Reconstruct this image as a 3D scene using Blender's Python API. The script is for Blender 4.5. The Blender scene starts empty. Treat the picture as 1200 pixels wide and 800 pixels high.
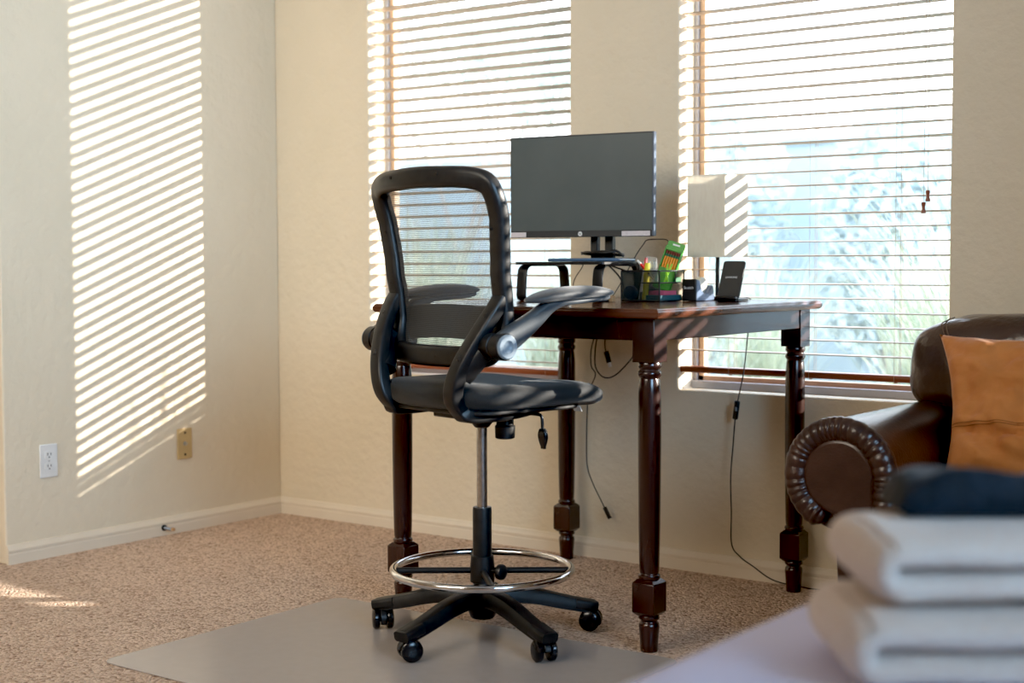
import bpy, bmesh, math, random
from mathutils import Vector, Matrix, noise
PI = math.pi
C = bpy.context.scene.collection
rnd = random.Random(7)

# ------------------------------------------------------------------ materials
def mat(name, c1, c2=None, scale=8.0, rough=0.5, metal=0.0, bump=0.0, bscale=60.0, coat=0.0,
        sheen=0.0, spec=0.5, detail=4.0, stretch=(1, 1, 1), tex='noise', ramp=(0.35, 0.65), trans=0.0, dist=0.004):
    m = bpy.data.materials.new(name); m.use_nodes = True
    nt = m.node_tree; N = nt.nodes; L = nt.links
    b = N['Principled BSDF']
    b.inputs['Roughness'].default_value = rough
    b.inputs['Metallic'].default_value = metal
    b.inputs['Specular IOR Level'].default_value = spec
    b.inputs['Coat Weight'].default_value = coat
    b.inputs['Coat Roughness'].default_value = 0.12
    b.inputs['Sheen Weight'].default_value = sheen
    tc = N.new('ShaderNodeTexCoord'); mp = N.new('ShaderNodeMapping')
    mp.inputs['Scale'].default_value = stretch
    L.new(tc.outputs['Object'], mp.inputs['Vector'])
    if c2 is None: c2 = tuple(x * 0.9 for x in c1)
    if tex == 'voronoi':
        t = N.new('ShaderNodeTexVoronoi'); t.inputs['Scale'].default_value = scale
        out = t.outputs['Color']
    else:
        t = N.new('ShaderNodeTexNoise'); t.inputs['Scale'].default_value = scale
        t.inputs['Detail'].default_value = detail
        out = t.outputs['Fac']
    L.new(mp.outputs['Vector'], t.inputs['Vector'])
    r = N.new('ShaderNodeValToRGB')
    r.color_ramp.elements[0].position = ramp[0]; r.color_ramp.elements[0].color = (*c1, 1)
    r.color_ramp.elements[1].position = ramp[1]; r.color_ramp.elements[1].color = (*c2, 1)
    L.new(out, r.inputs['Fac']); L.new(r.outputs['Color'], b.inputs['Base Color'])
    if bump:
        n2 = N.new('ShaderNodeTexNoise'); n2.inputs['Scale'].default_value = bscale; n2.inputs['Detail'].default_value = 3
        L.new(tc.outputs['Object'], n2.inputs['Vector'])
        bp = N.new('ShaderNodeBump'); bp.inputs['Strength'].default_value = bump; bp.inputs['Distance'].default_value = dist
        L.new(n2.outputs['Fac'], bp.inputs['Height']); L.new(bp.outputs['Normal'], b.inputs['Normal'])
    if trans:
        o = N['Material Output']; tr = N.new('ShaderNodeBsdfTranslucent'); mx = N.new('ShaderNodeMixShader')
        L.new(r.outputs['Color'], tr.inputs['Color']); mx.inputs['Fac'].default_value = trans
        L.new(b.outputs[0], mx.inputs[1]); L.new(tr.outputs[0], mx.inputs[2]); L.new(mx.outputs[0], o.inputs['Surface'])
    return m

def see_through(name, color, opacity, rough=0.4, pattern=None):
    """surface of a given coverage: weave, vinyl or glass; pattern = cells per metre of a woven mesh"""
    m = bpy.data.materials.new(name); m.use_nodes = True
    nt = m.node_tree; N = nt.nodes; L = nt.links
    b = N['Principled BSDF']; o = N['Material Output']
    tc = N.new('ShaderNodeTexCoord'); ns = N.new('ShaderNodeTexNoise'); ns.inputs['Scale'].default_value = 30
    L.new(tc.outputs['Object'], ns.inputs['Vector'])
    r = N.new('ShaderNodeValToRGB')
    r.color_ramp.elements[0].color = (*[x * .92 for x in color], 1); r.color_ramp.elements[1].color = (*color, 1)
    L.new(ns.outputs['Fac'], r.inputs['Fac']); L.new(r.outputs['Color'], b.inputs['Base Color'])
    b.inputs['Roughness'].default_value = rough
    tr = N.new('ShaderNodeBsdfTransparent'); mx = N.new('ShaderNodeMixShader')
    mx.inputs['Fac'].default_value = opacity
    if pattern:
        v = N.new('ShaderNodeTexVoronoi'); v.feature = 'DISTANCE_TO_EDGE'; v.inputs['Scale'].default_value = pattern
        v.inputs['Randomness'].default_value = 0.15
        L.new(tc.outputs['UV'], v.inputs['Vector'])
        lt = N.new('ShaderNodeMath'); lt.operation = 'LESS_THAN'; lt.inputs[1].default_value = opacity
        L.new(v.outputs['Distance'], lt.inputs[0]); L.new(lt.outputs[0], mx.inputs['Fac'])
    L.new(tr.outputs[0], mx.inputs[1]); L.new(b.outputs[0], mx.inputs[2]); L.new(mx.outputs[0], o.inputs['Surface'])
    return m

M = {}
M['wall'] = mat('wall_paint', (.74, .64, .485), (.77, .665, .51), 3, .75, bump=.55, bscale=26, dist=.010)
M['ceil'] = mat('ceiling_paint', (.75, .72, .66), None, 3, .9)
M['trim'] = mat('trim_paint', (.76, .66, .53), (.79, .69, .555), 5, .45)
M['sill'] = mat('window_reveal', (.8, .76, .7), None, 5, .6)
def carpet_mat():
    m = bpy.data.materials.new('speckled_carpet'); m.use_nodes = True
    nt = m.node_tree; N = nt.nodes; L = nt.links; b = N['Principled BSDF']
    tc = N.new('ShaderNodeTexCoord')
    v = N.new('ShaderNodeTexVoronoi'); v.inputs['Scale'].default_value = 125
    L.new(tc.outputs['Object'], v.inputs['Vector'])
    r = N.new('ShaderNodeValToRGB'); e = r.color_ramp.elements
    e[0].position = .0; e[0].color = (.26, .15, .10, 1); e[1].position = 1; e[1].color = (.92, .74, .60, 1)
    k = e.new(.3); k.color = (.62, .44, .33, 1); k = e.new(.65); k.color = (.82, .63, .50, 1)
    L.new(v.outputs['Color'], r.inputs['Fac'])
    n = N.new('ShaderNodeTexNoise'); n.inputs['Scale'].default_value = 2.2; n.inputs['Detail'].default_value = 3
    L.new(tc.outputs['Object'], n.inputs['Vector'])
    mx = N.new('ShaderNodeMixRGB'); mx.blend_type = 'MULTIPLY'; mx.inputs['Fac'].default_value = .2
    L.new(r.outputs['Color'], mx.inputs['Color1']); L.new(n.outputs['Fac'], mx.inputs['Color2'])
    L.new(mx.outputs['Color'], b.inputs['Base Color'])
    bp = N.new('ShaderNodeBump'); bp.inputs['Strength'].default_value = .9; bp.inputs['Distance'].default_value = .008
    L.new(v.outputs['Distance'], bp.inputs['Height']); bp.invert = True
    L.new(bp.outputs['Normal'], b.inputs['Normal'])
    b.inputs['Roughness'].default_value = .95; b.inputs['Specular IOR Level'].default_value = .1
    return m
M['carpet'] = carpet_mat()
M['black'] = mat('black_plastic', (.012, .012, .013), (.018, .018, .019), 40, .40, bump=.12, bscale=500, dist=.001)
M['blackgloss'] = mat('black_gloss_plastic', (.014, .014, .016), None, 20, .22)
M['blackmet'] = mat('black_painted_metal', (.018, .018, .019), None, 30, .35)
M['fabric'] = mat('black_seat_fabric', (.007, .0075, .008), (.02, .021, .023), 420, .72, bump=.5, bscale=700, sheen=.15, dist=.002)
M['padmesh'] = mat('grey_arm_pad', (.025, .028, .031), (.065, .07, .078), 520, .5, bump=.5, bscale=600, sheen=.3, dist=.002)
M['armlever'] = mat('slate_arm_plastic', (.055, .065, .075), (.075, .085, .095), 25, .32)
M['chrome'] = mat('chrome', (.78, .78, .80), (.70, .70, .72), 10, .12, metal=1)
M['steel'] = mat('brushed_steel', (.58, .57, .56), (.48, .47, .46), 80, .28, metal=1)
M['capgrey'] = mat('blue_grey_cap', (.22, .27, .32), None, 20, .3)
M['mesh'] = see_through('chair_weave', (.09, .095, .10), .19, .6, pattern=260)
M['lumbar'] = see_through('lumbar_panel', (.03, .03, .032), .9, .5)
M['mat'] = see_through('vinyl_mat', (.60, .54, .51), .66, .22)
M['wood'] = mat('dark_cherry_wood', (.022, .0095, .0085), (.044, .016, .0125), 9, .24, stretch=(1, 1, .12), coat=.35, detail=6)
M['woodtop'] = mat('cherry_table_top', (.060, .020, .011), (.15, .050, .025), 7, .22, stretch=(.15, 1.3, 1), coat=.4, detail=6)
M['blindwood'] = mat('blind_wood', (.46, .36, .27), (.52, .41, .31), 14, .38, stretch=(.08, 1, 1))
M['railwood'] = mat('blind_rail_wood', (.22, .062, .028), (.30, .09, .04), 12, .3, stretch=(.08, 1, 1))
M['cordtan'] = mat('blind_cord', (.50, .36, .27), None, 20, .8)
M['frametan'] = mat('window_vinyl_tan', (.56, .40, .27), None, 8, .5)
M['framegrey'] = mat('window_track_grey', (.42, .42, .44), None, 8, .45)
M['glass'] = see_through('window_glass', (.9, .95, .95), .05, .02)
M['leather'] = mat('brown_leather', (.040, .019, .015), (.060, .029, .022), 14, .30, bump=.35, bscale=160, coat=.25, dist=.003)
M['leather2'] = mat('brown_leather_back', (.048, .028, .022), (.066, .039, .030), 9, .28, bump=.8, bscale=16, coat=.3, dist=.012)
M['thread'] = mat('seam_thread', (.16, .11, .08), None, 60, .7)
M['pillow'] = mat('rust_tan_canvas', (.52, .19, .05), (.60, .235, .07), 10, .85, bump=.45, bscale=14, sheen=.2, dist=.02)
M['pillowseam'] = mat('rust_seam', (.33, .125, .04), None, 60, .9)
M['terry'] = mat('cream_terry', (.88, .72, .62), (.93, .80, .71), 90, .95, bump=.9, bscale=260, sheen=.5, dist=.006)
M['sheet'] = mat('lavender_sheet', (.66, .64, .84), (.71, .69, .88), 6, .85, bump=.3, bscale=9, dist=.01)
M['bedbase'] = mat('bed_base_fabric', (.2, .18, .17), None, 20, .9)
M['navy'] = mat('navy_cloth', (.003, .004, .007), (.007, .011, .020), 40, .8, bump=.6, bscale=40, sheen=.12, dist=.01)
M['screen'] = mat('dark_screen', (.080, .096, .094), (.090, .106, .104), 6, .35, spec=.4)  # grey-green raised to include the room's reflection in the screen
M['bezel'] = mat('monitor_bezel', (.030, .033, .036), None, 20, .4)
M['litbezel'] = mat('monitor_lit_edge', (.10, .13, .18), None, 20, .3)  # bluish light on the right edge, put into the colour
M['white'] = mat('white_plastic', (.82, .81, .79), None, 10, .4)
M['ivory'] = mat('tan_plate', (.60, .42, .20), None, 10, .4)
M['dark'] = mat('dark_slot', (.02, .017, .015), None, 10, .6)
M['label'] = mat('sticker', (.70, .64, .63), (.60, .52, .52), 120, .6, stretch=(1, .1, 4))
M['baseskytint'] = mat('stand_base_sky_tint', (.10, .17, .27), None, 10, .15, coat=.5)  # blue is the sky's reflection painted into the base plate
M['cable'] = mat('black_cable', (.012, .012, .013), None, 30, .45)
M['green'] = mat('pencil_pack_green', (.06, .30, .045), (.09, .36, .06), 20, .45)
M['dkgreen'] = mat('deep_green_card', (.02, .16, .06), None, 20, .5)
M['orange'] = mat('pencil_orange', (.80, .30, .02), None, 30, .4)
M['maroon'] = mat('eraser_maroon', (.20, .03, .02), None, 30, .6)
M['lime'] = mat('lime_plastic', (.28, .62, .04), None, 20, .4)
M['yellow'] = mat('highlighter_yellow', (.80, .66, .02), None, 20, .4)
M['red'] = mat('red_plastic', (.62, .03, .03), None, 20, .35)
M['pink'] = mat('pink_paper', (.80, .16, .24), None, 20, .8)
M['teal'] = mat('teal_paper', (.06, .16, .19), None, 20, .6)
M['navyplastic'] = mat('navy_plastic', (.012, .022, .07), None, 20, .4)
M['bluegrey'] = mat('slate_blue_plastic', (.12, .17, .27), None, 20, .3)
M['tape'] = mat('tape_roll', (.70, .64, .52), None, 20, .4)
M['cork'] = mat('light_wood', (.62, .36, .18), None, 30, .7)
M['charger'] = mat('charcoal_charger', (.045, .043, .040), None, 20, .5)
M['shade'] = mat('linen_shade', (.86, .82, .74), (.90, .87, .79), 110, .9, stretch=(1, 1, .3), trans=.45)
M['plasticclear'] = see_through('clear_sleeve', (.8, .82, .82), .22, .2)
M['wire'] = see_through('organizer_wire_mesh', (.03, .04, .04), .42, .4)
M['ground'] = mat('garden_gravel', (.20, .19, .16), (.26, .25, .21), 30, .95)
M['grass'] = mat('pampas_blade', (.22, .30, .22), (.62, .66, .54), 3, .7, trans=.3)
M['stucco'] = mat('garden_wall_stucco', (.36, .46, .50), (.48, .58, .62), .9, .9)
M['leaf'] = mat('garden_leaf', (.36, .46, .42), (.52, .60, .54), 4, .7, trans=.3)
M['hazyleaf'] = mat('hazy_bush_leaf', (.56, .66, .68), (.62, .72, .73), 4, .9, trans=.25)  # distance haze mixed into the leaf colour, pale and bluish
M['bark'] = mat('garden_bark', (.50, .46, .42), None, 12, .9)

# ------------------------------------------------------------------ mesh helpers
def link(name, bm, m, parent=None, smooth=True, bevel=0.0, subsurf=0, angle=40, seg=2):
    me = bpy.data.meshes.new(name)
    bmesh.ops.recalc_face_normals(bm, faces=bm.faces)
    bm.to_mesh(me); bm.free()
    o = bpy.data.objects.new(name, me); C.objects.link(o)
    for x in (m if isinstance(m, (list, tuple)) else [m]): me.materials.append(x)
    if bevel:
        b = o.modifiers.new('bevel', 'BEVEL'); b.width = bevel; b.segments = seg
        b.limit_method = 'ANGLE'; b.angle_limit = math.radians(40)
    if subsurf:
        s = o.modifiers.new('sub', 'SUBSURF'); s.levels = subsurf; s.render_levels = subsurf
    if smooth:
        for p in me.polygons: p.use_smooth = True
        try: me.set_sharp_from_angle(angle=math.radians(angle))
        except Exception: pass
    if parent is not None: o.parent = parent
    return o

def thing(name, label, cat, loc=(0, 0, 0), rotz=0.0, group=None):
    o = bpy.data.objects.new(name, None); C.objects.link(o)
    o.location = loc; o.rotation_euler = (0, 0, rotz); o.empty_display_size = .05
    o['label'] = label; o['category'] = cat
    if group: o['group'] = group
    return o

def tag(o, label, cat, group=None):
    o['label'] = label; o['category'] = cat
    if group: o['group'] = group
    return o

def struct(o, label=None):
    o['kind'] = 'structure'
    if label: o['label'] = label
    return o

def box(bm, c, s, rot=None):
    vs = bmesh.ops.create_cube(bm, size=1)['verts']
    mt = Matrix.Translation(c) @ (rot if rot else Matrix()) @ Matrix.Diagonal((*s, 1))
    bmesh.ops.transform(bm, matrix=mt, verts=vs)
    return vs

def boxmm(bm, a, b):
    return box(bm, [(a[i] + b[i]) / 2 for i in range(3)], [abs(b[i] - a[i]) for i in range(3)])

def lathe(bm, prof, n=32, c=(0, 0, 0), mtx=None):
    """prof: list of (r,z); closed with caps at the ends"""
    mtx = mtx or Matrix()
    rings = []
    for r, z in prof:
        ring = [bm.verts.new(mtx @ Vector((c[0] + r * math.cos(2 * PI * k / n), c[1] + r * math.sin(2 * PI * k / n), c[2] + z))) for k in range(n)]
        rings.append(ring)
    for a, b in zip(rings, rings[1:]):
        for k in range(n): bm.faces.new((a[k], a[(k + 1) % n], b[(k + 1) % n], b[k]))
    bm.faces.new(rings[0][::-1]); bm.faces.new(rings[-1])

def axis_mtx(p, d):
    return Matrix.Translation(p) @ Vector(d).to_track_quat('Z', 'Y').to_matrix().to_4x4()

def rod(bm, a, b, r, r2=None, n=16):
    a, b = Vector(a), Vector(b)
    lathe(bm, [(r, 0), (r if r2 is None else r2, (b - a).length)], n, mtx=axis_mtx(a, b - a))

def spline(pts, n=10, closed=False):
    P = [Vector(p) for p in pts]; out = []
    N = len(P)
    rng = range(N) if closed else range(N - 1)
    for i in rng:
        if closed: p0, p1, p2, p3 = P[(i - 1) % N], P[i], P[(i + 1) % N], P[(i + 2) % N]
        else: p0, p1, p2, p3 = P[max(i - 1, 0)], P[i], P[i + 1], P[min(i + 2, N - 1)]
        for k in range(n):
            t = k / n
            out.append(.5 * ((2 * p1) + (p2 - p0) * t + (2 * p0 - 5 * p1 + 4 * p2 - p3) * t * t + (3 * p1 - p0 - 3 * p2 + p3) * t ** 3))
    if not closed: out.append(P[-1])
    return out

def sweep(bm, path, sec, closed=False, up=None, scale=None):
    """sweep a 2-D section (list of (a,b)) along a path. up fixes the b axis; else parallel transport"""
    path = [Vector(p) for p in path]; n = len(path)
    rings = []; prev = None
    for i, p in enumerate(path):
        if closed: t = path[(i + 1) % n] - path[i - 1]
        else: t = path[min(i + 1, n - 1)] - path[max(i - 1, 0)]
        t.normalize()
        if up is not None:
            u = Vector(up(p) if callable(up) else up)
            b = (u - t * u.dot(t)).normalized()
        else:
            if prev is None:
                u = Vector((0, 0, 1)) if abs(t.z) < .9 else Vector((0, 1, 0))
            else: u = prev
            b = (u - t * u.dot(t)).normalized(); prev = b
        a = t.cross(b)
        s = scale(i / (n - 1 if not closed else n)) if scale else 1
        sa, sb = s if isinstance(s, tuple) else (s, s)
        rings.append([bm.verts.new(p + a * x * sa + b * y * sb) for x, y in sec])
    k = len(sec)
    prs = list(zip(rings, rings[1:])) + ([(rings[-1], rings[0])] if closed else [])
    for A, B in prs:
        for j in range(k): bm.faces.new((A[j], A[(j + 1) % k], B[(j + 1) % k], B[j]))
    if not closed:
        bm.faces.new(rings[0][::-1]); bm.faces.new(rings[-1])
    return rings

def circ(r, n=10): return [(r * math.cos(2 * PI * k / n), r * math.sin(2 * PI * k / n)) for k in range(n)]
def rrect(w, h, r, n=4):
    out = []
    for cx, cy, a0 in ((w / 2 - r, h / 2 - r, 0), (-w / 2 + r, h / 2 - r, 90), (-w / 2 + r, -h / 2 + r, 180), (w / 2 - r, -h / 2 + r, 270)):
        for k in range(n + 1):
            a = math.radians(a0 + 90 * k / n); out.append((cx + r * math.cos(a), cy + r * math.sin(a)))
    return out
def tube(bm, pts, r, n=10, smooth=8): sweep(bm, spline(pts, smooth) if smooth else pts, circ(r, n))

def prism(bm, poly, axis, a, b):
    """extrude a 2-D polygon along axis (0,1,2) between a and b; polygon coords are the other two axes in order"""
    def v(p, t):
        q = list(p); q.insert(axis, t); return bm.verts.new(q)
    A = [v(p, a) for p in poly]; B = [v(p, b) for p in poly]
    n = len(poly)
    for k in range(n): bm.faces.new((A[k], A[(k + 1) % n], B[(k + 1) % n], B[k]))
    bm.faces.new(A[::-1]); bm.faces.new(B)

def text_mesh(s, size, m, parent, loc, rot, name='lettering', thick=.0004):
    cu = bpy.data.curves.new('t', 'FONT'); cu.body = s; cu.size = size; cu.align_x = 'CENTER'; cu.align_y = 'CENTER'; cu.extrude = thick
    ob = bpy.data.objects.new('t', cu); C.objects.link(ob)
    bpy.context.view_layer.update()
    me = bpy.data.meshes.new_from_object(ob.evaluated_get(bpy.context.evaluated_depsgraph_get()))
    bpy.data.objects.remove(ob)
    o = bpy.data.objects.new(name, me); C.objects.link(o); me.materials.clear(); me.materials.append(m)
    o.location = loc; o.rotation_euler = rot; o.parent = parent
    return o

def copy_tree(o, parent=None, **kw):
    c = o.copy(); C.objects.link(c)
    if parent is not None: c.parent = parent
    for ch in list(o.children): copy_tree(ch, c)
    return c

# ------------------------------------------------------------------ room shell
H = 3.05
WIN = [(.508, 1.458), (1.900, 2.822), (3.27, 4.19)]; SILL, HEAD = .607, 2.72; TH = .16
XR, YF = 5.9, -6.2
bm = bmesh.new(); boxmm(bm, (-2.4, YF - .1, -.1), (XR + .1, TH, 0))
struct(link('floor', bm, M['carpet'], smooth=False))
bm = bmesh.new(); boxmm(bm, (-2.4, YF - .1, H), (XR + .1, TH, H + .1))
struct(link('ceiling', bm, M['ceil'], smooth=False))

def wall_with_holes(holes, x0, x1, z1, depth):
    bm = bmesh.new()
    xs = sorted({x0, x1, *[h for w in holes for h in w]}); zs = [0, SILL, HEAD, z1]
    hole = lambda xm, zm: any(a < xm < b for a, b in holes) and SILL < zm < HEAD
    g = {}
    def V(x, y, z):
        k = (round(x, 5), round(y, 5), round(z, 5))
        if k not in g: g[k] = bm.verts.new(k)
        return g[k]
    for i in range(len(xs) - 1):
        for j in range(3):
            a, b, c, d = xs[i], xs[i + 1], zs[j], zs[j + 1]
            if hole((a + b) / 2, (c + d) / 2):
                for p, q in (((a, c), (b, c)), ((b, c), (b, d)), ((b, d), (a, d)), ((a, d), (a, c))):
                    bm.faces.new((V(p[0], 0, p[1]), V(q[0], 0, q[1]), V(q[0], depth, q[1]), V(p[0], depth, p[1])))
            else:
                bm.faces.new((V(a, 0, c), V(b, 0, c), V(b, 0, d), V(a, 0, d)))
                bm.faces.new((V(a, depth, c), V(b, depth, c), V(b, depth, d), V(a, depth, d)))
    for x in (x0, x1):
        for j in range(3): bm.faces.new((V(x, 0, zs[j]), V(x, depth, zs[j]), V(x, depth, zs[j + 1]), V(x, 0, zs[j + 1])))
    for z in (0, z1):
        for i in range(len(xs) - 1): bm.faces.new((V(xs[i], 0, z), V(xs[i + 1], 0, z), V(xs[i + 1], depth, z), V(xs[i], depth, z)))
    return bm
wb = link('wall_back', wall_with_holes(WIN, -.12, XR, H, TH), M['wall'], smooth=False, bevel=.007, seg=3)
struct(wb)
bm = bmesh.new(); boxmm(bm, (-.12, -1.305, 0), (0, -.0001, H))
struct(link('wall_left', bm, M['wall'], smooth=False, bevel=.006))
bm = bmesh.new(); boxmm(bm, (XR, YF, 0), (XR + .1, 0, H))
struct(link('wall_right', bm, M['wall'], smooth=False))
bm = bmesh.new(); boxmm(bm, (-2.4, YF - .1, 0), (XR, YF, H))
struct(link('wall_front', bm, M['wall'], smooth=False))
bm = bmesh.new(); boxmm(bm, (-2.5, YF, 0), (-2.4, -1.19, H)); boxmm(bm, (-2.4, -1.25, 0), (-.12, -1.19, H))
struct(link('wall_hall', bm, M['wall'], smooth=False))
bprof = [(0, 0), (.014, 0), (.014, .034), (.0125, .036), (.0125, .041), (.0145, .043), (.0145, .050), (.009, .058), (.006, .066), (0, .068)]
bm = bmesh.new(); prism(bm, [(-a, b) for a, b in bprof], 0, .0, XR)
struct(link('baseboard_back', bm, M['trim'], angle=25))
bm = bmesh.new(); prism(bm, [(a, b) for a, b in bprof], 1, -1.305, -.013)
struct(link('baseboard_left', bm, M['trim'], angle=25))

# windows
for k, (a, b) in enumerate(WIN):
    root = bpy.data.objects.new('window_%d' % (k + 1), None); C.objects.link(root); root.location = ((a + b) / 2, .1, SILL); struct(root)
    off = Vector((-(a + b) / 2, -.1, -SILL))
    def L(bm): bmesh.ops.translate(bm, vec=off, verts=bm.verts); return bm
    bm = bmesh.new()     # outer track, grey
    for p, q in (((a, .085, SILL), (b, .112, SILL + .026)), ((a, .085, HEAD - .026), (b, .112, HEAD)), ((a, .100, SILL), (a + .014, .14, HEAD)), ((b - .014, .100, SILL), (b, .14, HEAD))): boxmm(bm, p, q)
    link('frame', L(bm), M['framegrey'], root, smooth=False, bevel=.002)
    bm = bmesh.new()     # sash, tan
    s = .020
    for p, q in (((a + .014, .112, SILL + .0), (b - .014, .14, SILL + .042)), ((a + .014, .112, HEAD - .05), (b - .014, .14, HEAD)), ((a + .014, .112, SILL), (a + .014 + s, .14, HEAD)), ((b - .014 - s, .112, SILL), (b - .014, .14, HEAD))): boxmm(bm, p, q)
    link('sash', L(bm), M['frametan'], root, smooth=False, bevel=.002)
    bm = bmesh.new(); boxmm(bm, (a + .03, .124, SILL + .035), (b - .03, .127, HEAD - .04))
    link('pane', L(bm), M['glass'], root, smooth=False)
    W_ROOT = root

# ------------------------------------------------------------------ blinds
def blind(k, label, z_ref, tilt, rail_z, cords, tassels, lift_x, owner=None):
    a, b = WIN[k]; yc = .034; x0, x1 = a + .006, b - .008
    if owner is None:
        t = thing('window_blind', label, 'window blind', ((a + b) / 2, yc, HEAD - .02))
        off = Vector((-(a + b) / 2, -yc, -(HEAD - .02)))
    else:
        t = owner; off = -Vector(owner.location)
    def fin(bm): bmesh.ops.translate(bm, vec=off, verts=bm.verts); return bm
    bm = bmesh.new(); boxmm(bm, (x0, yc - .028, HEAD - .055), (x1, yc + .028, HEAD - .004)); link('headrail', fin(bm), M['railwood'], t, bevel=.004)
    bm = bmesh.new(); boxmm(bm, (x0 - .003, yc - .042, HEAD - .075), (x1 + .003, yc - .030, HEAD - .003)); link('valance', fin(bm), M['railwood'], t, bevel=.004)
    bm = bmesh.new(); pitch = .0447; z = z_ref
    while z + pitch < HEAD - .08: z += pitch
    prof = []
    for s in range(7):
        y = -.025 + .05 * s / 6; prof.append((y, .0016 + .0016 * (1 - (y / .025) ** 2)))
    prof = prof + [(y, h - .0030) for y, h in prof[::-1]]
    ct, st = math.cos(tilt), math.sin(tilt); n = 0
    while z > rail_z + .03:
        jit = rnd.uniform(-.0012, .0012); j2 = rnd.uniform(-.02, .02)
        c2, s2 = math.cos(tilt + j2), math.sin(tilt + j2)
        prism(bm, [(yc + y * c2 + h * s2, z + jit - y * s2 + h * c2) for y, h in prof], 0, x0, x1)
        z -= pitch; n += 1
    link('slats', fin(bm), M['blindwood'], t, angle=60)
    bm = bmesh.new()
    prism(bm, [(yc + p, rail_z + q) for p, q in rrect(.052, .021, .007, 3)], 0, x0 - .004, x1 + .003)
    link('bottom_rail', fin(bm), M['railwood'], t)
    for x in cords:
        bm = bmesh.new()
        for y in (yc - .027, yc + .027): rod(bm, (x, y, rail_z - .010), (x, y, HEAD - .06), .0007, n=6)
        zz = z + pitch
        link('ladder_cord', fin(bm), M['cordtan'], t)
        bm = bmesh.new(); rod(bm, (x + .006, yc, rail_z), (x + .006, yc, HEAD - .06), .0008, n=6); rod(bm, (x, yc - .012, rail_z - .014), (x, yc - .012, rail_z - .010), .006, n=10)
        link('lift_cord', fin(bm), M['cordtan'], t)
    for x, zt in tassels:
        bm = bmesh.new(); rod(bm, (x, yc - .036, zt + .03), (x + (lift_x - x) * .7, yc - .036, HEAD - .07), .0008, n=6)
        co = link('pull_cord', fin(bm), M['cordtan'], t)
        bm = bmesh.new(); lathe(bm, [(.003, .034), (.0062, .033), (.0065, .026), (.0045, .020), (.0050, .012), (.0075, .004), (.0070, 0)][::-1], 14, c=(x, yc - .036, zt))
        link('tassel', fin(bm), M['railwood'], co)
    return t
blind(0, 'wooden slat blind on the window behind the office chair, left of the two windows', 1.7914, math.radians(5.5), .640, (.70, 1.02, 1.345), [], 0)
blind(1, 'wooden slat blind with two hanging wooden pull tassels, above the leather sofa', 1.7679, math.radians(.3), .676, (2.085, 2.37, 2.652), [(2.755, 1.213), (2.742, 1.178)], 2.75)
blind(2, '', 1.775, math.radians(.5), .676, (3.45, 3.73, 4.02), [], 0, owner=W_ROOT)

# ------------------------------------------------------------------ wall plates, doorstop
def plate(name, label, cat, y, z, m, kind):
    t = thing(name, label, cat, (0.0005, y, z))
    bm = bmesh.new(); boxmm(bm, (0, -.0365, -.0595), (.006, .0365, .0595)); link('cover_plate', bm, m, t, bevel=.003)
    if kind == 'duplex':
        for s in (-1, 1):
            bm = bmesh.new(); prism(bm, [(a, b + s * .0205) for a, b in rrect(.034, .029, .011, 4)], 0, .005, .0085)
            rc = link('receptacle', bm, m, t)
            bm = bmesh.new()
            for d in (-.0065, .0065): boxmm(bm, (.008, d - .0012, s * .0205 - .001), (.0089, d + .0012, s * .0205 + .008))
            boxmm(bm, (.008, -.0022, s * .0205 - .0095), (.0089, .0022, s * .0205 - .005)); link('slot', bm, M['dark'], rc, smooth=False)
        bm = bmesh.new(); rod(bm, (.005, 0, 0), (.0078, 0, 0), .003); link('screw', bm, M['steel'], t)
    else:
        for d in (-.042, .042):
            bm = bmesh.new(); rod(bm, (.005, 0, d), (.0078, 0, d), .0045); link('screw', bm, M['dark'], t)
        bm = bmesh.new(); rod(bm, (.005, 0, 0), (.014, 0, 0), .006); rod(bm, (.005, 0, 0), (.0075, 0, 0), .009, n=6); link('jack', bm, M['steel'], t)
plate('wall_outlet', 'white duplex power outlet on the left wall', 'outlet', -1.130, .342, M['white'], 'duplex')
plate('cable_socket_plate', 'tan cable jack plate on the left wall near the corner', 'wall plate', -.514, .340, M['ivory'], 'coax')
t = thing('door_stop', 'small dark spring door stop on the left baseboard', 'door stop', (.0147, -.631, .03))
bm = bmesh.new(); rod(bm, (0, 0, 0), (.006, 0, 0), .011); link('mount', bm, M['dark'], t)
bm = bmesh.new(); tube(bm, [(.004 + .045 * k / 40, .005 * math.cos(k * 1.9), .005 * math.sin(k * 1.9)) for k in range(41)], .0015, 6, 3); sp = link('spring', bm, M['steel'], t)
bm = bmesh.new(); rod(bm, (.048, 0, 0), (.060, 0, 0), .0065); link('tip', bm, M['cork'], t)

# ------------------------------------------------------------------ chair mat
bm = bmesh.new()
x0, x1, y0, y1 = 1.272, 2.49, -1.885, -.992
pts = [((x0 + x1) / 2 + a, (y0 + y1) / 2 + b) for a, b in rrect(x1 - x0, y1 - y0, .035, 6)]
prism(bm, pts, 2, .0008, .0048)
tag(link('chair_mat', bm, M['mat'], bevel=.0015), 'translucent grey vinyl chair mat on the brown carpet', 'floor mat')

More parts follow.
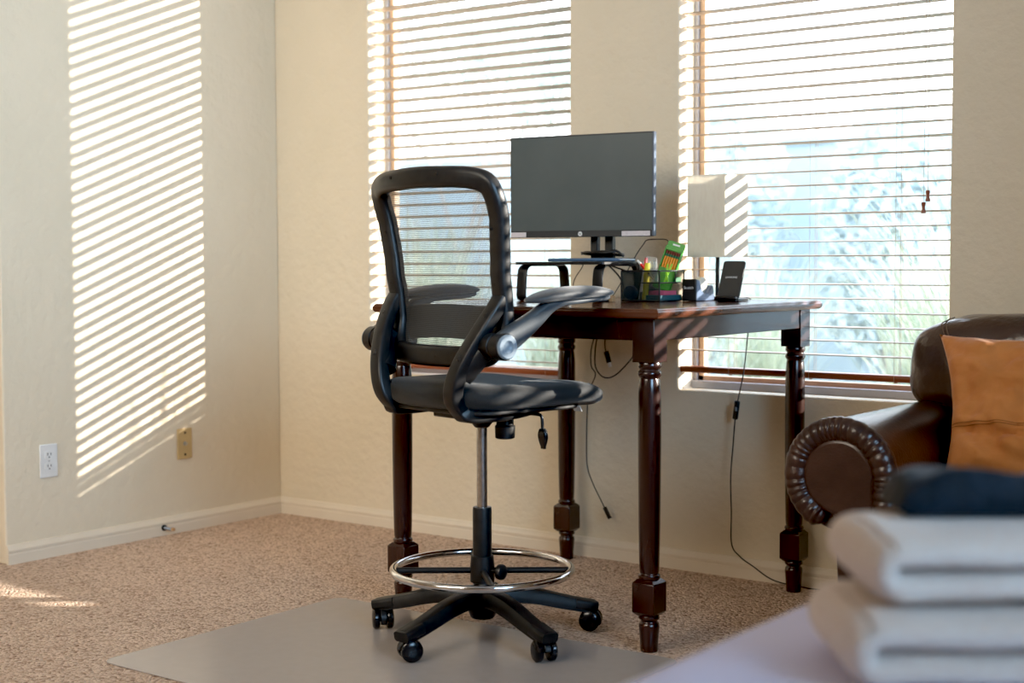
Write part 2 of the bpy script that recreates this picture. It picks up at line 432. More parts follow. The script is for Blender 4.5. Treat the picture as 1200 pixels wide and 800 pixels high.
# ------------------------------------------------------------------ table
TX0, TX1, TY0, TY1 = 1.501, 2.367, -.951, -.083; TT = .914
tcx, tcy = (TX0 + TX1) / 2, (TY0 + TY1) / 2
t = thing('table', 'tall square dark cherry wood table with turned legs', 'table', (tcx, tcy, 0))
hx = (TX1 - TX0) / 2 + .062; hy = (TY1 - TY0) / 2 + .060
bm = bmesh.new()
edge = [(0, .026), (.006, .0265), (.012, .020), (.014, .012), (.012, .006), (.006, .002), (0, 0)]
def ring(dx, z): return [bm.verts.new((sx * (hx - .014 + dx), sy * (hy - .014 + dx), TT - .026 + z)) for sx, sy in ((-1, -1), (1, -1), (1, 1), (-1, 1))]
rs = [ring(.002, 0), ring(.008, .001), ring(.012, .005), ring(.014, .011), ring(.0135, .017), ring(.010, .0215), ring(.010, .023), ring(.006, .026)]
for A, B in zip(rs, rs[1:]):
    for k in range(4): bm.faces.new((A[k], A[(k + 1) % 4], B[(k + 1) % 4], B[k]))
bm.faces.new(rs[0][::-1]); bm.faces.new(rs[-1])
link('tabletop', bm, M['woodtop'], t, angle=30)
lx, ly = (TX1 - TX0) / 2, (TY1 - TY0) / 2
for s in (-1, 1):
    bm = bmesh.new(); boxmm(bm, (-lx + .028, s * (ly + .030) - s * .020, .829), (lx - .028, s * (ly + .030), TT - .0255)); link('apron', bm, M['wood'], t, bevel=.002)
    bm = bmesh.new(); boxmm(bm, (s * (lx + .030) - s * .020, -ly + .028, .829), (s * (lx + .030), ly - .028, TT - .0255)); link('apron', bm, M['wood'], t, bevel=.002)
def leg_bm():
    bm = bmesh.new(); hb = .0335
    box(bm, (0, 0, (.772 + TT - .0255) / 2), (2 * hb, 2 * hb, TT - .0255 - .772))
    def chamf(z0, z1, c=.010):
        rr = []
        for z, h in ((z0, hb - c), (z0 + c, hb), (z1 - c, hb), (z1, hb - c)):
            rr.append([bm.verts.new((sx * h, sy * h, z)) for sx, sy in ((-1, -1), (1, -1), (1, 1), (-1, 1))])
        for A, B in zip(rr, rr[1:]):
            for k in range(4): bm.faces.new((A[k], A[(k + 1) % 4], B[(k + 1) % 4], B[k]))
        bm.faces.new(rr[0][::-1]); bm.faces.new(rr[-1])
    chamf(.097, .196)
    prof = [(.022, .190), (.0285, .197), (.0300, .202), (.0285, .207), (.0245, .210), (.0262, .216), (.0272, .24), (.0290, .34), (.0302, .46), (.0308, .58), (.0302, .69),
            (.0275, .722), (.0255, .730), (.0300, .736), (.0318, .742), (.0300, .748), (.0265, .751), (.0265, .754), (.0305, .759), (.0310, .764), (.0300, .769), (.0285, .775)]
    lathe(bm, prof, 36)
    foot = [(.0225, .0), (.0232, .004), (.0246, .030), (.0266, .055), (.0278, .068), (.0262, .077), (.0222, .081), (.0222, .084), (.0275, .088), (.0285, .093), (.0260, .099)]
    lathe(bm, foot, 36)
    return bm
leg0 = link('leg', leg_bm(), M['wood'], t, angle=35, bevel=.0015); leg0.location = (-lx, -ly, 0)
for sx, sy in ((1, -1), (1, 1), (-1, 1)):
    c = leg0.copy(); C.objects.link(c); c.location = (sx * lx, sy * ly, 0)

# ------------------------------------------------------------------ office chair (local: x right, y forward)
ch = thing('drafting_chair', 'tall black mesh-back office chair with chrome foot ring and five casters', 'chair', (1.930, -1.112, 0), math.radians(77 - 90))
ca = [math.radians(52 + 72 * k) - math.radians(-13) for k in range(5)]
bm = bmesh.new()
for a in ca:
    d = Vector((math.cos(a), math.sin(a), 0))
    pth = [d * .012 + Vector((0, 0, .118)), d * .08 + Vector((0, 0, .122)), d * .15 + Vector((0, 0, .112)), d * .22 + Vector((0, 0, .094)), d * .285 + Vector((0, 0, .078)), d * .318 + Vector((0, 0, .072))]
    sec = [(-.5, -.5), (.5, -.5), (.5, .1), (.36, .42), (.18, .5), (-.18, .5), (-.36, .42), (-.5, .1)]
    sweep(bm, spline(pth, 5), sec, up=(0, 0, 1), scale=lambda u: (.062 - .018 * u, .046 - .014 * u))
    cap = [d * .262 + Vector((0, 0, .0845)), d * .30 + Vector((0, 0, .0765)), d * .328 + Vector((0, 0, .071))]
    sweep(bm, spline(cap, 3), rrect(.054, .030, .010), up=(0, 0, 1), scale=lambda u: 1 - .22 * max(0, u - .6))
lathe(bm, [(.030, .060), (.034, .064), (.046, .095), (.046, .135), (.038, .146), (.030, .148)], 28)
link('base', bm, M['black'], ch, angle=35)
swiv = [.6, 2.1, -.5, 1.2, 2.8]
for k, a in enumerate(ca):
    cr = bpy.data.objects.new('caster', None); C.objects.link(cr); cr.parent = ch
    cr.location = (math.cos(a) * .305, math.sin(a) * .305, .0); cr.rotation_euler = (0, 0, swiv[k])
    bm = bmesh.new(); zb = .0335
    hood = []
    for q in range(13):
        an = math.radians(-25 + 200 * q / 12); hood.append((.0315 * math.cos(an), zb + .0315 * math.sin(an)))
    prism(bm, [(p[0] + .008, p[1]) for p in hood], 1, -.009, .009)
    rod(bm, (0, 0, .050), (0, 0, .075), .008)
    link('hood', bm, M['black'], cr, bevel=.002)
    for s in (-1, 1):
        bm = bmesh.new(); lathe(bm, [(.010, 0), (.0265, .001), (.0290, .005), (.0290, .015), (.024, .0195), (.010, .021)], 28, mtx=axis_mtx((.008, s * .0095, .034), (0, s, 0)))
        link('wheel', bm, M['blackgloss'], cr)
bm = bmesh.new(); lathe(bm, [(.0245, .12), (.0255, .125), (.0262, .36), (.0250, .3665), (.016, .367)], 28); link('column_sleeve', bm, M['black'], ch)
bm = bmesh.new(); lathe(bm, [(.0145, .36), (.0145, .605)], 24); link('gas_piston', bm, M['steel'], ch)
# foot ring
RZ = .194
bm = bmesh.new(); sweep(bm, [(.245 * math.cos(2 * PI * k / 72), .245 * math.sin(2 * PI * k / 72), RZ) for k in range(72)], circ(.0108, 14), closed=True, up=(0, 0, 1))
fr = link('foot_ring', bm, M['chrome'], ch)
for k in range(4):
    a = math.radians(49.8 + 90 * k + (8 if k % 2 else 0)); d = Vector((math.cos(a), math.sin(a), 0))
    bm = bmesh.new(); rod(bm, d * .025 + Vector((0, 0, RZ - .003)), d * .243 + Vector((0, 0, RZ - .003)), .0085); link('spoke', bm, M['blackmet'], fr)
bm = bmesh.new(); lathe(bm, [(.028, .158), (.0335, .160), (.0335, .205), (.0310, .232), (.028, .234)], 28); link('collar', bm, M['black'], fr)
a = math.radians(15); d = Vector((math.cos(a), math.sin(a), 0)); bm = bmesh.new(); rod(bm, d * .03 + Vector((0, 0, .193)), d * .062 + Vector((0, 0, .193)), .006)
lathe(bm, [(.012, 0), (.021, .004), (.022, .012), (.020, .018), (.013, .022)], 16, mtx=axis_mtx(d * .052 + Vector((0, 0, .193)), d)); link('knob', bm, M['black'], fr)
# mechanism, lever, tension knob
bm = bmesh.new(); lathe(bm, [(.019, .585), (.024, .592), (.040, .612), (.046, .632)], 24); boxmm(bm, (-.075, -.11, .618), (.075, .13, .645)); boxmm(bm, (-.10, -.13, .636), (.10, .16, .652)); link('tilt_mechanism', bm, M['blackmet'], ch, bevel=.004)
bm = bmesh.new(); lathe(bm, [(.022, .555), (.027, .558), (.028, .590), (.024, .594), (.024, .640)], 20, c=(.045, .045, 0)); link('tension_knob', bm, M['black'], ch)
bm = bmesh.new(); tube(bm, [(.04, .03, .628), (.10, .05, .628), (.150, .07, .628), (.163, .075, .620), (.165, .076, .585)], .0045, 10, 6); lv = link('height_lever', bm, M['blackmet'], ch)
bm = bmesh.new(); sweep(bm, spline([(.165, .076, .590), (.166, .077, .565), (.166, .078, .536)], 4), rrect(.032, .014, .006), up=(0, 1, 0), scale=lambda u: .55 + .5 * math.sin(PI * min(1, u * 1.1 + .05))); link('paddle', bm, M['blackgloss'], lv)

# seat cushion: sections along y
def seat_bm():
    bm = bmesh.new(); NY, NX = 30, 40; rows = []
    for i in range(NY + 1):
        u = i / NY; y = -.225 + .525 * u
        e = (1 - abs(2 * u - 1) ** 4.5)
        w = .255 * max(e, 0.0) ** .34 + .002
        if u < .5: w *= .94 + .06 * (u / .5)
        th = (.094 - .020 * u) * max(1 - abs(2 * u - 1) ** 7, 0.0) ** .5 + .002
        zc = .683 + .012 * math.sin(PI * u) * 0 - .026 * max(0, (u - .68) / .32) ** 2 + .008 * max(0, (.25 - u) / .25)
        row = []
        for k in range(NX):
            a = 2 * PI * k / NX; ca_, sa = math.cos(a), math.sin(a)
            x = w * math.copysign(abs(ca_) ** .55, ca_); z = th / 2 * math.copysign(abs(sa) ** .75, sa)
            if sa > 0: z -= .010 * (1 - (x / .26) ** 2) * e
            row.append(bm.verts.new((x, y, zc + z + .006 * (x / .25) ** 2)))
        rows.append(row)
    for A, B in zip(rows, rows[1:]):
        for k in range(NX): bm.faces.new((A[k], A[(k + 1) % NX], B[(k + 1) % NX], B[k]))
    bm.faces.new(rows[0][::-1]); bm.faces.new(rows[-1])
    return bm
st = link('seat', seat_bm(), M['fabric'], ch, angle=70)
bm = bmesh.new()
prism(bm, [(a, b + .01) for a, b in rrect(.42, .40, .08, 6)], 2, .642, .654); link('seat_pan', bm, M['black'], ch, bevel=.004)
bm = bmesh.new(); box(bm, (.195, .175, .640), (.030, .002, .016), Matrix.Rotation(.5, 4, 'X')); link('care_tag', bm, M['white'], st)

# backrest
def by(x, z):     # y of the back surface
    ks = [(.74, -.150), (.80, -.132), (.88, -.116), (.95, -.122), (1.05, -.142), (1.15, -.170), (1.28, -.214), (1.34, -.236)]
    for (a, p), (b, q) in zip(ks, ks[1:]):
        if z <= b:
            tt = (z - a) / (b - a); break
    return p + (q - p) * tt + .018 * min(1, max(0, (z - 1.0) / .15)) + .040 * (x / .24) ** 2 - .026
ol = [(-.165, .792), (0, .789), (.165, .792), (.203, .81), (.222, .86), (.226, .95), (.232, 1.05), (.243, 1.15), (.244, 1.20), (.230, 1.236), (.180, 1.251), (.09, 1.256), (0, 1.258),
      (-.09, 1.256), (-.180, 1.251), (-.230, 1.236), (-.244, 1.20), (-.243, 1.15), (-.232, 1.05), (-.226, .95), (-.222, .86), (-.203, .81)]
path = [Vector((x, by(x, z), z)) for x, z in [(p.x, p.y) for p in spline([(a, b, 0) for a, b in ol], 6, True)]]
bm = bmesh.new()
sweep(bm, path, rrect(.056, .040, .016, 4), closed=True, up=(0, 1, 0))
bf = link('back_frame', bm, M['black'], ch, angle=50)
for x, z in ((-.215, 1.235), (-.10, 1.262), (.10, 1.262), (.212, 1.236), (.231, 1.12), (.226, .98), (-.231, 1.12), (-.226, .98), (.03, .789)):
    bm = bmesh.new(); rod(bm, (x, by(x, z) - .018, z), (x, by(x, z) - .0206, z), .0042, n=12); link('screw', bm, M['dark'], bf)
bm = bmesh.new(); uvl = bm.loops.layers.uv.new('UVMap'); NX, NZ = 24, 30; g = []
for j in range(NZ + 1):
    z = .80 + (1.245 - .80) * j / NZ; g.append([bm.verts.new((x, by(x, z) + .008, z)) for x in [(-.222 + .444 * i / NX) * (1 if .83 < z < 1.21 else .90) for i in range(NX + 1)]])
for j in range(NZ):
    for i in range(NX):
        f = bm.faces.new((g[j][i], g[j][i + 1], g[j + 1][i + 1], g[j + 1][i]))
        for l in f.loops: l[uvl].uv = (l.vert.co.x, l.vert.co.z)
link('back_mesh', bm, M['mesh'], ch)
bm = bmesh.new(); pth = [(x, by(x, .868) + .030, .868 + .012 * math.cos(x * 7)) for x in [-.21 + .42 * i / 16 for i in range(17)]]
sweep(bm, pth, rrect(.092, .010, .004), up=(0, 1, 0)); link('lumbar_support', bm, M['lumbar'], ch)

# brackets, hinges and arms
for s in (-1, 1):
    pts = [(.228, -.120, .945), (.226, -.140, .915), (.212, -.172, .862), (.190, -.202, .800), (.168, -.220, .740), (.154, -.218, .690), (.150, -.192, .656), (.158, -.17, .641), (.163, -.06, .640), (.168, .03, .650), (.172, .075, .662)]
    bm = bmesh.new()
    sp = spline([(s * x, y, z) for x, y, z in pts], 6)
    sweep(bm, sp, rrect(.030, .046, .007, 3), up=(s, 0, 0), scale=lambda u: (1.0 + .25 * math.sin(PI * u), 1.0) if u < .93 else (1 - (u - .93) * 4, 1 - (u - .93) * 4))
    # web that carries the hinge
    web = spline([(s * .168, -.200, .745), (s * .195, -.178, .785), (s * .222, -.158, .822)], 5); sweep(bm, web, rrect(.054, .050, .020, 5), up=(s, 0, 0))
    br = link('arm_bracket', bm, M['black'], ch, angle=45)
    for x, y, z in ((.228, -.155, .893), (.190, -.212, .785)):
        nrm = Vector((s * .05, -.80, .45)); nrm.normalize()
        bm = bmesh.new(); p = Vector((s * (x - .005), y + .002, z)); lathe(bm, [(.0085, 0), (.0085, .016), (.006, .0185)], 16, mtx=axis_mtx(p, nrm)); link('bolt', bm, M['black'], br)
    hp = Vector((s * .20, -.158, .824))
    bm = bmesh.new(); lathe(bm, [(.028, 0), (.034, .01), (.034, .055), (.031, .057), (.031, .061), (.0345, .063), (.0345, .092), (.031, .096)], 32, mtx=axis_mtx(hp, (s, 0, 0))); hg = link('hinge', bm, M['black'], ch)
    bm = bmesh.new(); lathe(bm, [(.0315, .090), (.0315, .099), (.028, .103), (.017, .103), (.013, .098), (.006, .0965)], 32, mtx=axis_mtx(hp, (s, 0, 0))); link('hinge_cap', bm, M['capgrey'], hg)
    am = bpy.data.objects.new('armrest', None); C.objects.link(am); am.parent = ch; am.location = (s * .28, -.158, .824)
    bm = bmesh.new(); o = Vector((s * .28, -.158, .824))
    pth = spline([Vector((s * .272, -.160, .826)) - o, Vector((s * .272, -.115, .850)) - o, Vector((s * .275, -.055, .886)) - o, Vector((s * .279, -.01, .919)) - o, Vector((s * .280, .03, .930)) - o, Vector((s * .281, .085, .934)) - o, Vector((s * .282, .16, .939)) - o, Vector((s * .282, .195, .945)) - o], 6)
    sweep(bm, pth, rrect(.052, .034, .012), up=(s, 0, 0), scale=lambda u: (1.2 - .92 * min(1, max(0, u - .15) * 2.2), 1 + .9 * min(1, max(0, u * 1.8 - .5)) - 1.2 * max(0, u - .85) / .15 * .6))
    link('arm_lever', bm, M['armlever'], am, angle=60)
    bm = bmesh.new(); rows = []; NN = 24
    for i in range(25):
        u = i / 24; y = -.085 + .305 * u; e = max(1e-4, 1 - abs(2 * u - 1) ** 2.6)
        w = .046 * e ** .5 * (1 + .1 * math.sin(PI * u)); th = .036 * e ** .6
        zc = .9365 + .018 * u - .010 * (2 * u - 1) ** 2 + .010
        rows.append([bm.verts.new(Vector((s * .283 + w * math.cos(2 * PI * k / NN), y, zc + th / 2 * math.copysign(abs(math.sin(2 * PI * k / NN)) ** .8, math.sin(2 * PI * k / NN)))) - o) for k in range(NN)])
    for A, B in zip(rows, rows[1:]):
        for k in range(NN): bm.faces.new((A[k], A[(k + 1) % NN], B[(k + 1) % NN], B[k]))
    bm.faces.new(rows[0][::-1]); bm.faces.new(rows[-1])
    link('arm_pad', bm, M['padmesh'], am, angle=70)

# ------------------------------------------------------------------ monitor riser and monitor
RX0, RX1, RY0, RY1, RT = 1.608, 1.945, -.530, -.278, 1.037
rs = thing('monitor_riser', 'black metal monitor riser with looped legs on the table', 'monitor stand', ((RX0 + RX1) / 2, (RY0 + RY1) / 2, TT))
rw, rd, rh = (RX1 - RX0) / 2, (RY1 - RY0) / 2, RT - TT
bm = bmesh.new(); prism(bm, rrect(2 * rw, 2 * rd, .012, 4), 2, rh - .009, rh); link('top', bm, M['blackmet'], rs, bevel=.001)
for s in (-1, 1):
    bm = bmesh.new(); x = s * (rw - .025)
    # open loop: from the foot of the front post up, across under the top, and down the rear post
    front = [(x, -rd + .045, .003), (x, -rd + .018, .003), (x, -rd + .005, .014), (x, -rd + .006, .045), (x, -rd + .010, rh - .040), (x, -rd + .016, rh - .022), (x, -rd + .032, rh - .0125), (x, -rd + .06, rh - .0115)]
    path = front + [(px, -py, pz) for px, py, pz in front[::-1]]
    sweep(bm, spline(path, 5), [(b, a) for a, b in rrect(.036, .0050, .001, 2)], up=(1, 0, 0))
    link('leg', bm, M['blackmet'], rs, angle=60)

mo = thing('computer_monitor', 'wide dark computer monitor on the black riser, screen off', 'monitor', (1.768, -.392, RT), math.radians(8.2))
W2, HB, HT = .2525, .078, .402
bm = bmesh.new(); boxmm(bm, (-W2, 0, HB), (W2, .006, HT)); boxmm(bm, (-W2 + .001, .006, HB + .001), (W2 - .001, .016, HT - .001)); link('casing', bm, M['bezel'], mo, bevel=.002)
bm = bmesh.new(); boxmm(bm, (-.17, .016, .15), (.17, .040, .35)); link('rear_bulge', bm, M['black'], mo, bevel=.012)
bm = bmesh.new(); boxmm(bm, (-W2 + .004, -.0012, HB + .021), (W2 - .006, .001, HT - .005)); link('screen', bm, M['screen'], mo, smooth=False)
bm = bmesh.new(); boxmm(bm, (W2 - .004, -.0016, HB + .002), (W2 + .0012, .016, HT - .001)); link('lit_side_edge', bm, M['litbezel'], mo, smooth=False)
bm = bmesh.new(); rod(bm, (.0, -.0005, HB + .0105), (0, -.0018, HB + .0105), .0072, n=28); lg = link('logo_badge', bm, M['white'], mo)
text_mesh('hp', .0095, M['bezel'], lg, (0, -.0019, HB + .0105), (PI / 2, 0, 0), thick=.0002)
for a, b in ((-W2 + .003, -W2 + .058), (W2 - .108, W2 - .012)):
    bm = bmesh.new(); boxmm(bm, (a, -.0016, HB + .002), (b, -.0004, HB + .0175)); link('sticker', bm, M['label'], mo, smooth=False)
nk = []
for a, b in ((.018, .042), (.068, .096)):
    bm = bmesh.new(); boxmm(bm, (a - .012, .062, .012), (b - .012, .088, .22)); link('neck_post', bm, M['black'], mo, bevel=.003)
bm = bmesh.new(); boxmm(bm, (.006, .060, .17), (.084, .088, .25)); boxmm(bm, (.0, .038, .19), (.09, .0605, .25)); link('neck_bracket', bm, M['black'], mo, bevel=.003)
bm = bmesh.new(); boxmm(bm, (.006, .062, .011), (.084, .088, .030)); link('neck_foot', bm, M['black'], mo, bevel=.003)
bm = bmesh.new(); prism(bm, [(a + .030, b + .022) for a, b in rrect(.250, .16, .02, 5)], 2, .0005, .011); link('base', bm, M['baseskytint'], mo, bevel=.004)

# cables about the stand
def cable(name, label, pts, r=.0022, sm=8, m='cable'):
    bm = bmesh.new(); tube(bm, pts, r, 8, sm)
    return tag(link(name, bm, M[m]), label, 'cable')
mx_, my_ = 1.768, -.392
coil = []
cc = Vector((1.800, -.312, 0))
for k in range(46):
    a = k * .42; r = .060 + .006 * math.sin(k * .9)
    coil.append((cc.x + r * math.cos(a) * 1.15, cc.y + r * .72 * math.sin(a), RT + .0200 + .0045 * (k % 15) / 5 + .003 * math.sin(k)))
cable('monitor_cable', 'black cable coiled around the monitor stand neck', coil, .0026, 4)
cable('charging_cable', 'thin black cable looping up beside the monitor, down behind the riser',
      [(1.80, -.262, TT + .003), (1.835, -.262, TT + .05), (1.895, -.262, RT + .02), (1.925, -.265, RT + .055), (1.945, -.275, RT + .068), (1.985, -.272, RT + .070), (2.015, -.268, RT + .066), (2.020, -.266, RT + .04), (2.012, -.262, TT + .07), (2.005, -.262, TT + .004)], .0016)
cable('power_cord', 'thick black cord hanging under the riser top', [(1.760, -.266, RT + .003), (1.790, -.262, RT - .012), (1.835, -.268, TT + .075), (1.855, -.27, TT + .04), (1.858, -.275, TT + .003)], .0028)
cable('video_cable', 'black cord draped from the riser rear toward the organizer', [(1.795, -.270, RT - .010), (1.86, -.245, RT - .035), (1.90, -.240, RT - .055), (1.925, -.235, TT + .05), (1.935, -.23, TT + .003)], .0026)
cable('phone_cable', 'thin cable hanging behind the riser left side', [(1.700, -.270, RT + .001), (1.690, -.268, RT - .02), (1.655, -.262, TT + .06), (1.645, -.258, TT + .002)], .0016)
bm = bmesh.new(); boxmm(bm, (1.540, -.19, TT + .0005), (1.675, -.125, TT + .018)); tag(link('adapter_box', bm, M['black'], bevel=.004), 'small flat black box on the table behind the riser', 'adapter')

# ------------------------------------------------------------------ desk organizer and what is in it
OX0, OX1, OY0, OY1, OH = 1.952, 2.088, -.438, -.290, .094
og = thing('desk_organizer', 'black wire mesh desk organizer with stacked trays beside the riser', 'organizer', ((OX0 + OX1) / 2, (OY0 + OY1) / 2, TT))
ow, od = (OX1 - OX0) / 2, (OY1 - OY0) / 2
bm = bmesh.new(); boxmm(bm, (-ow, -od, .001), (ow, od, .004)); link('tray', bm, M['blackmet'], og)
bm = bmesh.new()
for x in (-ow, ow):
    for y in (-od, od): rod(bm, (x, y, .001), (x, y, OH), .0024, n=8)
for z in (.003, OH): sweep(bm, [(-ow, -od, z), (ow, -od, z), (ow, od, z), (-ow, od, z)], circ(.0022, 8), closed=True, up=(0, 0, 1))
rod(bm, (ow, -od, .058), (ow, od, .058), .002, n=8); rod(bm, (ow, .02, .058), (ow, .02, OH), .002, n=8)
rod(bm, (0, -od, .058), (ow, -od, .058), .002, n=8)
link('frame', bm, M['blackmet'], og)
for nm, p, q in (('mesh_panel', (-ow, -od - .0004, .003), (ow, -od + .0004, OH)), ('mesh_panel', (-ow - .0004, -od, .003), (-ow + .0004, od, OH)), ('mesh_panel', (-ow, od - .0004, .003), (ow, od + .0004, OH)), ('divider', (-.002, -od, .003), (-.0012, od, .030))):
    bm = bmesh.new(); boxmm(bm, p, q); link(nm, bm, M['wire'], og, smooth=False)
bm = bmesh.new(); boxmm(bm, (0, -od, .0565), (ow, -.026, .0575)); link('shelf', bm, M['wire'], og, smooth=False)
ocx, ocy = (OX0 + OX1) / 2, (OY0 + OY1) / 2
# marker caddy
mk = thing('marker_caddy', 'black upright box of markers in the left of the organizer', 'marker box', (OX0 + .026, ocy + .030, TT + .0105))
bm = bmesh.new(); boxmm(bm, (-.022, -.038, -.006), (.022, .038, .088)); link('case', bm, M['black'], mk, bevel=.003)
for i in range(5):
    for j in range(2):
        mt_ = 'red' if (i == 4 and j == 0) else ('white' if (i + j) % 2 else 'bezel')
        bm = bmesh.new(); rod(bm, (-.012 + .024 * j, -.030 + .015 * i, .085), (-.012 + .024 * j, -.030 + .015 * i, .108 + .004 * ((i * 3 + j) % 3)), .0048, n=12); link('marker', bm, M[mt_], mk)
t = thing('tape_puck', 'round navy blue puck leaning inside the organizer front', 'tape measure', (OX0 + .026, OY0 + .013, TT + .0275))
bm = bmesh.new(); lathe(bm, [(.016, -.009), (.021, -.008), (.0225, -.004), (.0225, .004), (.021, .008), (.016, .009)], 28, mtx=Matrix.Rotation(PI / 2, 4, 'X')); link('body', bm, M['navyplastic'], t)
def pen(name, label, cat, a, b, r, parts):
    """parts: (name, material, from, to, radius factor)"""
    a, b = Vector(a), Vector(b); t = thing(name, label, cat, a)
    d = b - a
    for nm, m, u, v, rf, rf2 in parts:
        bm = bmesh.new(); rod(bm, d * u, d * v, r * rf, r * rf2, 14); link(nm, bm, M[m], t, angle=30)
pen('highlighter', 'fat yellow highlighter standing in the organizer', 'highlighter', (2.028, -.424, TT + .006), (2.032, -.415, TT + .118), .0095, [('barrel', 'yellow', 0, .62, 1, 1), ('cap', 'yellow', .62, 1, 1.1, .8)])
pen('pen', 'red capped pen leaning in the organizer beside the highlighter', 'pen', (1.998, -.405, TT + .006), (2.014, -.392, TT + .135), .0045, [('barrel', 'white', 0, .72, 1, 1), ('cap', 'red', .72, 1, 1.25, 1.0)])
pen('pen', 'slim red and silver pen slanting across the organizer front', 'pen', (2.064, -.428, TT + .066), (1.990, -.405, TT + .126), .0038, [('tip', 'steel', 0, .3, .3, 1), ('grip', 'maroon', .3, .5, 1, 1), ('barrel', 'red', .5, .8, 1, 1), ('cap', 'white', .8, 1, 1.1, .9)])
# pencil pack
pk = thing('pencil_pack', 'green hang pack of yellow pencils leaning in the organizer', 'pencils', (2.036, -.340, TT + .034), math.radians(6))
rm = Matrix.Rotation(math.radians(16), 4, 'Y') @ Matrix.Rotation(math.radians(-10), 4, 'X')
def tl(bm): bmesh.ops.transform(bm, matrix=rm, verts=bm.verts); return bm
pp_ = []
bm = bmesh.new(); hw = .030
out_ = rrect(.060, .155, .006, 3)
prism(bm, [(a, b + .0785) for a, b in out_], 1, 0, .0015); link('backing_card', tl(bm), M['green'], pk, smooth=False)
bm = bmesh.new(); boxmm(bm, (-.030, -.009, .003), (.030, -.0005, .018)); boxmm(bm, (-.030, -.009, .003), (-.026, -.0005, .138)); boxmm(bm, (.026, -.009, .003), (.030, -.0005, .138)); boxmm(bm, (-.030, -.009, .126), (.030, -.0005, .138)); boxmm(bm, (-.030, -.009, .018), (.030, -.0005, .070)); link('sleeve', tl(bm), M['green'], pk, bevel=.001)
bm = bmesh.new(); boxmm(bm, (-.012, -.0005, .144), (.012, .0018, .149)); link('hang_slot', tl(bm), M['white'], pk)
for i in range(6):
    x = -.0205 + .0082 * i
    bm = bmesh.new(); rod(bm, (x, -.005, .006), (x, -.005, .106), .0036, n=6); pc = link('pencil', tl(bm), M['orange'], pk, smooth=False)
    bm = bmesh.new(); rod(bm, (x, -.005, .106), (x, -.005, .114), .0038, n=10); link('ferrule', tl(bm), M['dkgreen'], pc)
    bm = bmesh.new(); rod(bm, (x, -.005, .114), (x, -.005, .124), .0035, n=10); link('eraser', tl(bm), M['maroon'], pc)
bm = bmesh.new()
for d in (-1, 1): sweep(bm, [(2.072 - .006 * d, -.372, TT + .060), (2.074 + .002 * d, -.368, TT + .085), (2.080 + .008 * d, -.362, TT + .115)], rrect(.006, .003, .001), up=(0, 1, 0))
rod(bm, (2.074, -.3735, TT + .085), (2.074, -.3645, TT + .085), .004, n=10)
tag(link('clip_tool', bm, M['lime']), 'lime green plastic clip tool standing in front of the pencil pack', 'clip')
bm = bmesh.new(); prism(bm, [(-.02, .058), (.022, .058), (.020, .135), (-.016, .140)], 1, -.003, .003)
o = link('plastic_bag', bm, M['plasticclear']); o.location = (2.040, -.398, TT); o.rotation_euler = (.08, 0, 0); tag(o, 'small clear plastic bag sticking up from the organizer', 'bag')
bm = bmesh.new(); boxmm(bm, (2.022, -.430, TT + .0045), (2.086, -.300, TT + .020)); tag(link('notepad', bm, M['teal'], bevel=.001), 'dark teal notepad lying in the organizer bottom tray', 'notepad')
bm = bmesh.new(); boxmm(bm, (2.030, -.405, TT + .0205), (2.084, -.330, TT + .033)); tag(link('sticky_notes', bm, M['pink'], bevel=.0005), 'pink sticky note pad on top of the teal notepad', 'sticky notes')
bm = bmesh.new(); boxmm(bm, (2.050, -.335, TT + .059), (2.084, -.300, TT + .074)); tag(link('eraser_block', bm, M['dkgreen'], bevel=.002), 'small green block on the upper tray of the organizer', 'eraser')
bm = bmesh.new(); box(bm, (1.937, -.470, TT + .0095), (.016, .018, .018)); tag(link('wood_block', bm, M['cork'], bevel=.001), 'tiny light wood block at the foot of the riser', 'block')

# ------------------------------------------------------------------ tape dispenser
td = thing('tape_dispenser', 'black and blue desk tape dispenser right of the organizer', 'tape dispenser', (2.128, -.262, TT))
prof = [(-.062, .0005), (.050, .0005), (.052, .012), (.046, .040), (.040, .050), (.030, .040), (.012, .026), (-.008, .022), (-.024, .030), (-.036, .052), (-.042, .066), (-.062, .068)]
bm = bmesh.new(); prism(bm, prof, 0, -.024, .024); link('body', bm, M['bluegrey'], td, bevel=.003)
bm = bmesh.new(); boxmm(bm, (-.0245, -.067, .0005), (.0245, -.060, .069)); en = link('end_face', bm, M['black'], td, bevel=.003)
text_mesh('Scotch', .0125, M['white'], en, (-.001, -.0674, .042), (PI / 2, 0, 0), thick=.0003)
bm = bmesh.new(); lathe(bm, [(.012, -.009), (.025, -.009), (.025, .009), (.012, .009)], 32, mtx=Matrix.Translation((0, .004, .049)) @ Matrix.Rotation(PI / 2, 4, 'Y')); tag(link('tape_roll', bm, M['tape'], td), 'clear tape roll', 'x'); del td.children[-1]['category']

